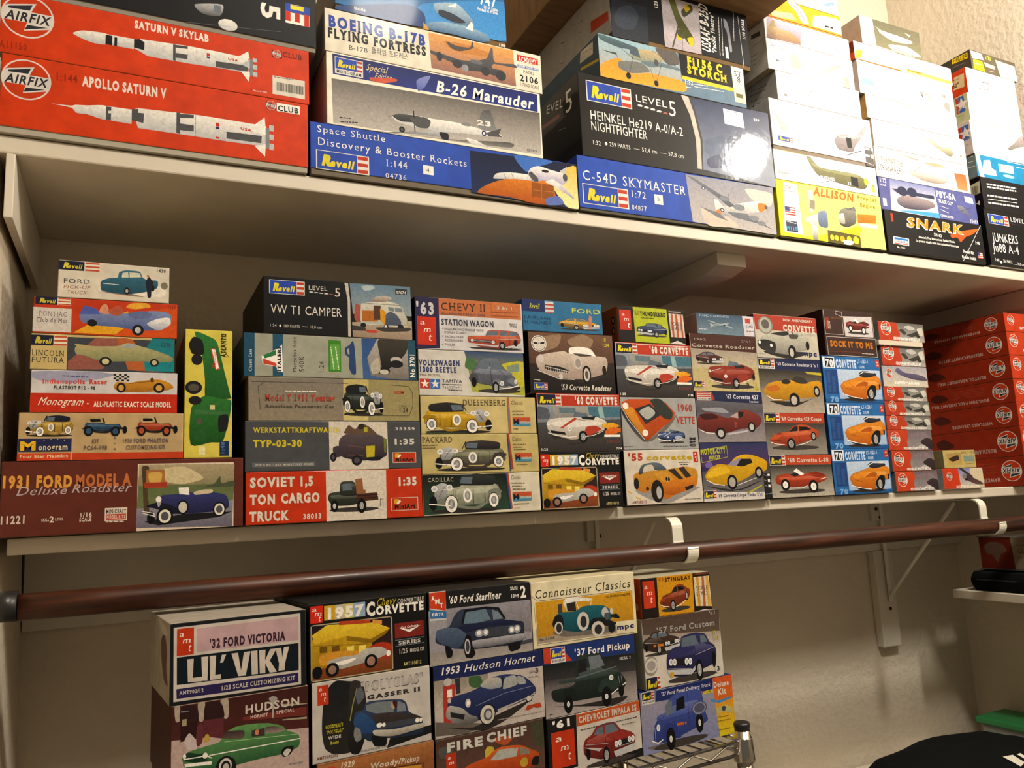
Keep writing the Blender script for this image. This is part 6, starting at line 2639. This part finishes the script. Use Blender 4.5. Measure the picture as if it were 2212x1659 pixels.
    def template(s, nm, a, b_, par):
        flip = 'flip' in par
        par = [p for p in par if p != 'flip'] or None
        if par: par = (par + ['K', 'K', 'K'])[:3]
        w, h = b_[0]-a[0], b_[1]-a[1]
        def T(p):
            x, y = map(float, p.split(',')); x /= 100; y /= 100
            if flip: x = 1-x
            return (a[0]+x*w, a[1]+y*h)
        full = nm in ('c60art', 'c57art', 'c70art', 'smart', 'smart2')
        for i, l in enumerate(TMPL[nm]):
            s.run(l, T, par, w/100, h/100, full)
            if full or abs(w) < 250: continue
            t = l.split(' ')
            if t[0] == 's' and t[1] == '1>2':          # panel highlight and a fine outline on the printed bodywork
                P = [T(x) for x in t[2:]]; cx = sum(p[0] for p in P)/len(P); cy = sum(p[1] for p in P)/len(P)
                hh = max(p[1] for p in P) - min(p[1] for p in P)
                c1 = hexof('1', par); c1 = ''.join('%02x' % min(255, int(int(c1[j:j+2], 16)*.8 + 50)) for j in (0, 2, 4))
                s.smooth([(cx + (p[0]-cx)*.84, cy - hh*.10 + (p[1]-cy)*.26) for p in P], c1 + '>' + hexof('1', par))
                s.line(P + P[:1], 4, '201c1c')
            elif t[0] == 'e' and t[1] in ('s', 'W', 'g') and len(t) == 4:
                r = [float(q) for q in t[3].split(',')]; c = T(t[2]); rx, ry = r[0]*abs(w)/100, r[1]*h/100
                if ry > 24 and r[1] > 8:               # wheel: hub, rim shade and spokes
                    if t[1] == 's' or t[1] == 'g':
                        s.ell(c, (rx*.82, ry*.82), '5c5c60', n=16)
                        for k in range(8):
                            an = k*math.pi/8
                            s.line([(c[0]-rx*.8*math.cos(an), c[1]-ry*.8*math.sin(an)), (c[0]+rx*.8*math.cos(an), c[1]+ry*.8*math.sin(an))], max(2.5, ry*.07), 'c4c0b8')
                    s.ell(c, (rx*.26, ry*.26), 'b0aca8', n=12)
                elif t[1] == 'W' and ry > 10: s.ell(c, (rx*.62, ry*.62), 'b4b8c0', n=12)
    def run(s, l, T, par=None, sx=1, sy=1, full=False):
        t = l.split(' '); op = t[0]; keep = s.name
        if op == 'g': s.name = t[1]; return
        if full: s.name = 'lettering' if op == 't' else 'picture'
        if op == 'p': s.poly([T(x) for x in t[2:]], t[1], par)
        elif op == 's': s.smooth([T(x) for x in t[2:]], t[1], par)
        elif op == 'r': s.rect(T(t[2]), T(t[3]), t[1], par)
        elif op == 'e':
            r = t[3].split(','); s.ell(T(t[2]), (float(r[0])*sx, float(r[1])*sy), t[1], par, 16)
        elif op == 'l': s.line([T(x) for x in t[3:]], float(t[2])*11, t[1], par)
        elif op == 't': s.text(t[1], t[2], T(t[3]), T(t[4]), float(t[5])*sy, ' '.join(t[6:]), par)
        elif op == 'z': s.greek(t[1], T(t[2]), T(t[3]), 14, par)
        elif op == 'Z': s.greek(t[1], T(t[2]), T(t[3]), 38, par)
        elif op == 'u':
            if not par and not full: s.n += 1; s.name = 'vehicle_picture#%d' % s.n
            s.template(t[1], T(t[2]), T(t[3]), t[4:]); s.name = keep
        elif op == 'm': s.n += 1; s.macro(t, T)
        if full: s.name = keep
    flipl = 1
    def build(s, parent, m):
        for nm, (V, F, Cc) in s.b.items():
            nm = nm.split('#')[0]
            if not F: continue
            me = bpy.data.meshes.new(nm); me.from_pydata(V, [], F)
            a = me.color_attributes.new('Col', 'FLOAT_COLOR', 'CORNER')
            if len(a.data)*4 == len(Cc): a.data.foreach_set('color', Cc)
            link(nm, me, M_PIC if (m is M_PRINT and 'picture' in nm) else m, parent)
TMPL = {}
for l in TMPL_TXT.strip().split('\n'):
    if l.startswith('T '): cur = TMPL.setdefault(l.split()[1], [])
    elif l != 'X': cur.append(l)
chars = set('ABCDEFGHIJKLMNOPQRSTUVWXYZabcdefghijklmnopqrstuvwxyz0123456789 ')
for l in (DATA + '\n' + TMPL_TXT).split('\n'):
    if l.startswith('t '): chars |= set(' '.join(l.split(' ')[6:]))
glyph_tables(sorted(chars))
def mixc(a, b_, f): return tuple(a[i]*(1-f)+b_[i]*f for i in range(3))
def carton(root, w, h, dep, tray, front, side, top, trayc, light, m):
    """lid with rounded edges over a slightly narrower tray"""
    tr = tray/1000
    me = boxmesh('lid', Vector((-w/2, -dep/2, tr)), Vector((w/2, dep/2, h)), .0011, 2)
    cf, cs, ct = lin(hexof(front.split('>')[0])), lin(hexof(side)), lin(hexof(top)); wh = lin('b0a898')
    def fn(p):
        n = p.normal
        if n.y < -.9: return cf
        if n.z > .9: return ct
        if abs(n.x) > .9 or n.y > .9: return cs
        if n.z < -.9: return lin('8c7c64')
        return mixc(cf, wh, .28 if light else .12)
    paint(me, fn)
    for p in me.polygons: p.use_smooth = False
    link('lid', me, m, root)
    if tray:
        me = boxmesh('tray', Vector((-w/2+.0012, -dep/2+.0014, 0)), Vector((w/2-.0012, dep/2-.0014, tr+.004)), .0005, 1)
        c = lin(hexof(trayc)); paint(me, lambda p: c); link('tray', me, M_TRAY, root)
GN = {'U': 'model kit boxes on the upper shelf', 'M': 'model kit boxes on the middle shelf', 'R': 'model kit boxes on the wire rack'}
def kit_boxes():
    root = None; art = None
    ident = lambda p: tuple(map(float, p.split(',')))
    def fin():
        if root: art.build(root, mm)
    for l in DATA.strip().split('\n'):
        if l[0] == '@':
            fin()
            lab, geo, cols, st, fl = l[1:].split('|')
            cx, cy, z, w, h, dep, yaw, tray = map(float, geo.split()); front, side, top, trayc = cols.split()
            n = Vector((-math.sin(yaw), math.cos(yaw), 0))
            root = empty('model_kit_box', Vector((cx, cy, z)) + n*dep/2, yaw)
            tag(root, lab, 'box', GN[st[0]])
            mm = M_GLOSS if 'gloss' in fl else M_PRINT
            carton(root, w, h, dep, tray, front, side, top, trayc, 'light' in fl, mm)
            art = Art()
            Ff = Face(Vector((-w/2, -dep/2, h)), Vector((1, 0, 0)), Vector((0, 0, -1)), Vector((0, -1, 0)))
            Fl = Face(Vector((-w/2, -dep/2, h)), Vector((0, -1, 0)), Vector((0, 0, -1)), Vector((-1, 0, 0)))
            art.face = Ff; art.lim = (2, w*1e4-2, h*1e4-2); lf = (-dep*1e4+2, -2, h*1e4-2)
            if '>' in front: art.name = 'front_panel'; art.rect((3, 3), (w*1e4-3, h*1e4-3), front); art.name = 'picture'
        elif l == 'L': art.face = Fl; art.k = 1; art.lim = lf
        else:
            art.run(l, ident)
    fin()
kit_boxes()
RSX = 1.648
r0 = bpy.data.objects['model_kit_box.%03d' % 83]
def underbox():
    z = CZ + -0.34635*D; h = r0.location.z - z - .0006
    root = empty('model_kit_box', Vector((r0.location.x, r0.location.y, z)), r0.rotation_euler.z)
    tag(root, 'plain brown kit box beneath the green fastback sedan box on the wire rack', 'box', GN['R'])
    carton(root, .150, h, .16, 0, '5c3c28', '4c3020', '5c3c28', '888', False, M_PRINT)
underbox()
# tall stack of large red boxes along the right wall, their long sides facing left
zs = [-0.008, 0.0528, 0.1135, 0.1633, 0.2126, 0.2623, 0.3125, 0.3532]
names = ['HAWKER HURRICANE MK.I', 'NORTH AMERICAN', 'WESTLAND LYSANDER', 'BOULTON PAUL DEFIANT MK.I', 'BRISTOL BEAUFORT MK.I', 'MESSERSCHMITT BF110', 'SUPERMARINE SPITFIRE']
pos = ['lowest', 'second from the shelf', 'third from the shelf', 'fourth from the shelf', 'third from the top', 'second from the top', 'topmost']
for i, (za, zb) in enumerate(zip(zs, zs[1:])):
    w, h, dep = .140*D, (zb-za-.0006)*D, .262*D
    c = W(RSX+.070, 1.02+.131, za)
    root = empty('model_kit_box', c); tag(root, 'deep red kit box with upside-down logo, %s, beside right wall' % pos[i], 'box', 'large red kit boxes by the right wall')
    carton(root, w, h, dep, 0, 'b03414', '8c2810', '8c2810', '888', False, M_PRINT)
    art = Art(); H = h*1e4
    art.face = Face(Vector((-w/2, -dep/2, h)), Vector((0, -1, 0)), Vector((0, 0, -1)), Vector((-1, 0, 0)))
    art.name = 'lettering'; art.flipl = -1
    art.text('b2', 'b8988c', (-620, H*.70), (-620-60*len(names[i]), H*.70), H*.14, names[i])
    art.name = 'picture'
    art.smooth([(-2100, H*.3), (-1900, H*.2), (-1700, H*.35), (-1650, H*.5), (-1900, H*.6), (-2080, H*.5)], '4c1c14')
    art.name = 'lettering'
    for k in range(4 if i % 3 == 0 else 0): art.line([(-1500, H*(.2+.1*k)), (-700, H*(.2+.1*k))], 5, 'b05a40')
    art.macro('m airfix a r'.split(), lambda p: (-330, H*.48)) if False else None
    t = ['m', 'airfix', '%g,%g' % (-330, H*.47), '%g' % (H*.36)]
    art.macro(t, lambda p: tuple(map(float, p.split(','))))
    art.flipl = 1
    art.face = Face(Vector((-w/2, -dep/2, h)), Vector((1, 0, 0)), Vector((0, 0, -1)), Vector((0, -1, 0)))
    art.macro(['m', 'airfix', '%g,%g' % (230, H*.38), '%g' % (H*.28)], lambda p: tuple(map(float, p.split(','))))
    art.name = 'lettering'; art.text('b2', 'd8cfc8', (520, H*.84), (1500, H*.84), H*.14, names[i])
    art.build(root, M_PRINT)

# white card tray inside the narrow red stack
o = bx('card_tray', W(1.288, 1.04, .2716), W(1.411, 1.19, .2812), M_TRAY, bev=.0006); paint(o.data, lambda p: lin('c4b8a4'))
tag(o, 'flat white cardboard tray between the top two boxes of the narrow red stack', 'tray')
# big brown carton
def carton_big():
    r = empty('cardboard_carton', W(.90, 1.06, .8600)); tag(r, 'large plain brown cardboard carton overhanging the dark bomber box, seen from below', 'carton')
    lo, hi = W(.64, .90, .8602), W(1.035, 1.28, 1.03)
    base = r.location
    me = boxmesh('carton_body', lo-base, hi-base, .002, 2); link('carton_body', me, M_CARTON, r)
    # bottom flaps meeting on a seam
    ym = .99
    a = W(.644, .904, .8592)-base; b_ = W(1.031, ym-.002, .8602)-base
    link('flap', boxmesh('flap', a, b_, .0008, 1), M_CARTON, r)
    return r
carton_big()

# ---------------------------------------------------------------- wire rack
YAW = math.radians(5.5)
UX = Vector((math.cos(YAW), math.sin(YAW), 0)); NX = Vector((-math.sin(YAW), math.cos(YAW), 0))
d0 = NX.dot(Vector((.40, .95, 0)))
def RK(u, n, z): q = UX*u + NX*(d0+n); return W(q.x, q.y, z)
ZR = -.365*.95 - .0022
rk = empty('wire_rack', RK(.46, .13, -CZ/D)); tag(rk, 'chrome wire shelving rack with black post caps holding the lower car kit boxes', 'rack')
b0 = rk.location
U0, U1, N0, N1 = .112, 0.905, -.022, .268
def rt(name, pts, r, seg=8, m=M_CHROME): return tube(name, [RK(*p)-b0 for p in pts], r, m, rk, seg)
for u, n in ((U0, N0), (U1, N0), (U0, N1), (U1, N1)):
    p = rt('post', [(u, n, -CZ/D+.02), (u, n, ZR+.012)], .0125, 18)
    tube('post_cap', [RK(u, n, ZR+.012)-b0, RK(u, n, ZR+.020)-b0, RK(u, n, ZR+.023)-b0], .0128, M_CAP, p, 18, radii=[.0118, .0132, .0120])
    tube('collar', [RK(u, n, z)-b0 for z in (ZR-.030, ZR-.028, ZR+.001, ZR+.003)], .0165, M_CHROME, p, 20, radii=[.0168, .0172, .0150, .0145])
for zt in (ZR, ZR-.45, ZR-.85):
    for (a, b_) in (((U0, N0), (U1, N0)), ((U0, N1), (U1, N1)), ((U0, N0), (U0, N1)), ((U1, N0), (U1, N1))):
        rt('rail', [(a[0], a[1], zt-.0022), (b_[0], b_[1], zt-.0022)], .0030)
        rt('rail', [(a[0], a[1], zt-.020), (b_[0], b_[1], zt-.020)], .0028)
    # truss wires between the rails, front and back
    for n in (N0, N1):
        k = 12 * 2; pts = [(U0 + (U1-U0)*i/k, n, zt - (.0045 if i % 2 else .0180)) for i in range(k+1)]
        rt('truss_wire', pts, .0018, 6)
    bm = bmesh.new(); k = 34
    # cross wires, one part
    for i in range(k):
        u = U0 + .012 + (U1-U0-.024)*i/(k-1)
        a, b_ = RK(u, N0, zt)-b0, RK(u, N1, zt)-b0; t = (b_-a).normalized(); s_ = t.cross(Vector((0, 0, 1))).normalized()
        ra = []
        for p in (a, b_): ra.append([bm.verts.new(p + (s_*math.cos(q)+Vector((0, 0, 1))*math.sin(q))*.0016) for q in [j*math.tau/6 for j in range(6)]])
        for j in range(6): bm.faces.new([ra[0][j], ra[0][(j+1) % 6], ra[1][(j+1) % 6], ra[1][j]])
    me = bpy.data.meshes.new('cross_wires'); bm.to_mesh(me); bm.free(); o = link('cross_wires', me, M_CHROME, rk); o['kind'] = 'stuff'

# ---------------------------------------------------------------- right hand low shelf and clutter
sb = bx('shelf_board', W(1.620, .30, -.2405), W(1.797, 1.198, -.2230), M_SHELF, bev=.0015)  # near end stretched out of view to shade the right wall below
tag(sb, 'short white shelf board at the right edge below the rod, under the black case', 'shelf')
for y in (.42, 1.12):
    s = bx('trim_7', W(1.778, y, -.300), W(1.7995, y+.03, -.2407), M_TRIM); s['kind'] = 'structure'
cs = empty('soft_case', W(1.70, 1.0, -.2225)); tag(cs, 'flat black soft case lying on the short right-hand shelf', 'case')
def softbox(name, c, half, m, parent, bump=.006, seed=1, power=.35):
    bm = bmesh.new(); bmesh.ops.create_cube(bm, size=2); bmesh.ops.subdivide_edges(bm, edges=bm.edges[:], cuts=9, use_grid_fill=True)
    rnd = random.Random(seed); ph = [rnd.uniform(0, 6) for _ in range(6)]
    for v in bm.verts:
        p = v.co.copy(); l = p.length; sph = p/l*1.25
        p = p.lerp(sph, power)
        d = math.sin(p.x*5+ph[0])*math.cos(p.y*4+ph[1]) + .6*math.sin(p.y*9+ph[2]+p.x*3)
        v.co = Vector((p.x*half[0], p.y*half[1], p.z*half[2])) + p.normalized()*bump*d
        if v.co.z < -half[2]: v.co.z = -half[2]
        v.co += Vector(c)
    for f in bm.faces: f.smooth = True
    me = bpy.data.meshes.new(name); bm.to_mesh(me); bm.free(); return link(name, me, m, parent)
softbox('case_body', (0, -.02, .0225), (.078, .20, .0225), M_DARK, cs, .002, 3, .25)
tube('zip_edge', [(-.080, -.20+.36*i/8, .026) for i in range(9)], .0016, M_CAP, cs, 6)
cc = empty('display_case', W(1.70, 1.04, -.1795)); tag(cc, 'clear plastic box with red and cream printed sleeve on the black soft case', 'box')
w_, dp_, h_ = .10*D, .21*D, .071*D
me = boxmesh('sleeve', Vector((-w_/2, -dp_/2, .002)), Vector((w_/2, dp_/2, h_-.004)), .001, 1)
paint(me, lambda p: lin('7c705c')); link('sleeve', me, M_PRINT, cc)  # sleeve colour darkened to stand for shade, as is its print below
M_CLEAR, nt, b = mat('clear_plastic', (.9, .9, .9), .08); b.inputs['Transmission Weight'].default_value = .95; b.inputs['IOR'].default_value = 1.3
for z in (0, h_-.003):
    me = boxmesh('clear_rim', Vector((-w_/2-.004, -dp_/2-.004, z)), Vector((w_/2+.004, dp_/2+.004, z+.002)), .0008, 1); link('clear_rim', me, M_CLEAR, cc)
art = Art(); art.face = Face(Vector((-w_/2, -dp_/2, h_)), Vector((0, -1, 0)), Vector((0, 0, -1)), Vector((-1, 0, 0)))
HH_ = h_*1e4; art.name = 'picture'
art.poly([(-2290, 40), (-1540, 40), (-1500, HH_-30), (-2290, HH_-30)], '5c1c10')
art.smooth([(-2180, 250), (-2000, 150), (-1750, 180), (-1650, 350), (-1800, 420), (-1900, 600), (-2000, 450), (-2120, 420)], '5c4438')
art.name = 'lettering'
art.greek('5c5040', (-1430, 210), (-1150, 210), 30); art.text('i', '4c4034', (-1420, 390), (-700, 390), 110, 'Gallery of'); art.greek('5c5040', (-1430, 490), (-600, 490), 26)
art.build(cc, M_PRINT)
# storage bin, its green lid and the cap on it at the lower right
sbn = empty('storage_bin', W(1.742, 1.10, -.5720)); tag(sbn, 'storage bin with bright green lid at the lower right corner', 'bin')
me = boxmesh('bin_body', Vector((-.050, -.14, 0)), Vector((.050, .14, .062)), .006, 2); link('bin_body', me, M_BIN, sbn)
me = boxmesh('bin_lid', Vector((-.056, -.15, .062)), Vector((.056, .15, .078)), .004, 2); link('bin_lid', me, M_GREEN, sbn)
tbl = bx('side_table_top', W(1.15, .90, -.590), W(1.797, 1.30, -.5722), M_SHELF); tag(tbl, 'low table top under the black cap and green-lidded bin', 'table')
for u, v in ((1.17, .92), (1.76, .92), (1.17, 1.26), (1.76, 1.26)):
    q = W(u, v, 0) - tbl.location; link('leg', boxmesh('leg', Vector((q.x-.015, q.y-.015, -(CZ-.590*D))), Vector((q.x+.015, q.y+.015, -.0005)), .002, 1), M_SHELF, tbl)
cp = empty('fabric_bag', W(1.425, 1.06, -.5720)); tag(cp, 'crumpled black fabric bag with white lettering scraps at the bottom right', 'bag')
softbox('bag_body', (0, 0, .045), (.200, .12, .043), M_DARK, cp, .006, 5, .72)
from mathutils.bvhtree import BVHTree
bag = [c for c in cp.children if c.name.startswith('bag_body')][0]
bv = BVHTree.FromPolygons([v.co for v in bag.data.vertices], [tuple(p.vertices) for p in bag.data.polygons])
for x, w_, h1 in ((.010, .026, .013), (.046, .010, .008), (.064, .018, .006), (.088, .008, .009), (.102, .012, .007)):
    # scraps of white lettering on the crest of the bag
    P = []
    top = bv.ray_cast(Vector((x, -.02, .5)), Vector((0, 0, -1)))[0]
    for q, dz in ((x, -h1), (x+w_, -h1+.001), (x+w_*.85, -.002), (x-.004, -.002)):
        r = bv.ray_cast(Vector((q, -.5, top.z+dz-.001)), Vector((0, 1, 0)))
        if r[0] is not None: P.append(r[0] + Vector((0, -.0012, .0006)))
    if len(P) == 4:
        me = bpy.data.meshes.new('white_lettering'); me.from_pydata(P, [], [(0, 1, 2, 3)]); link('white_lettering', me, M_METAL, cp)
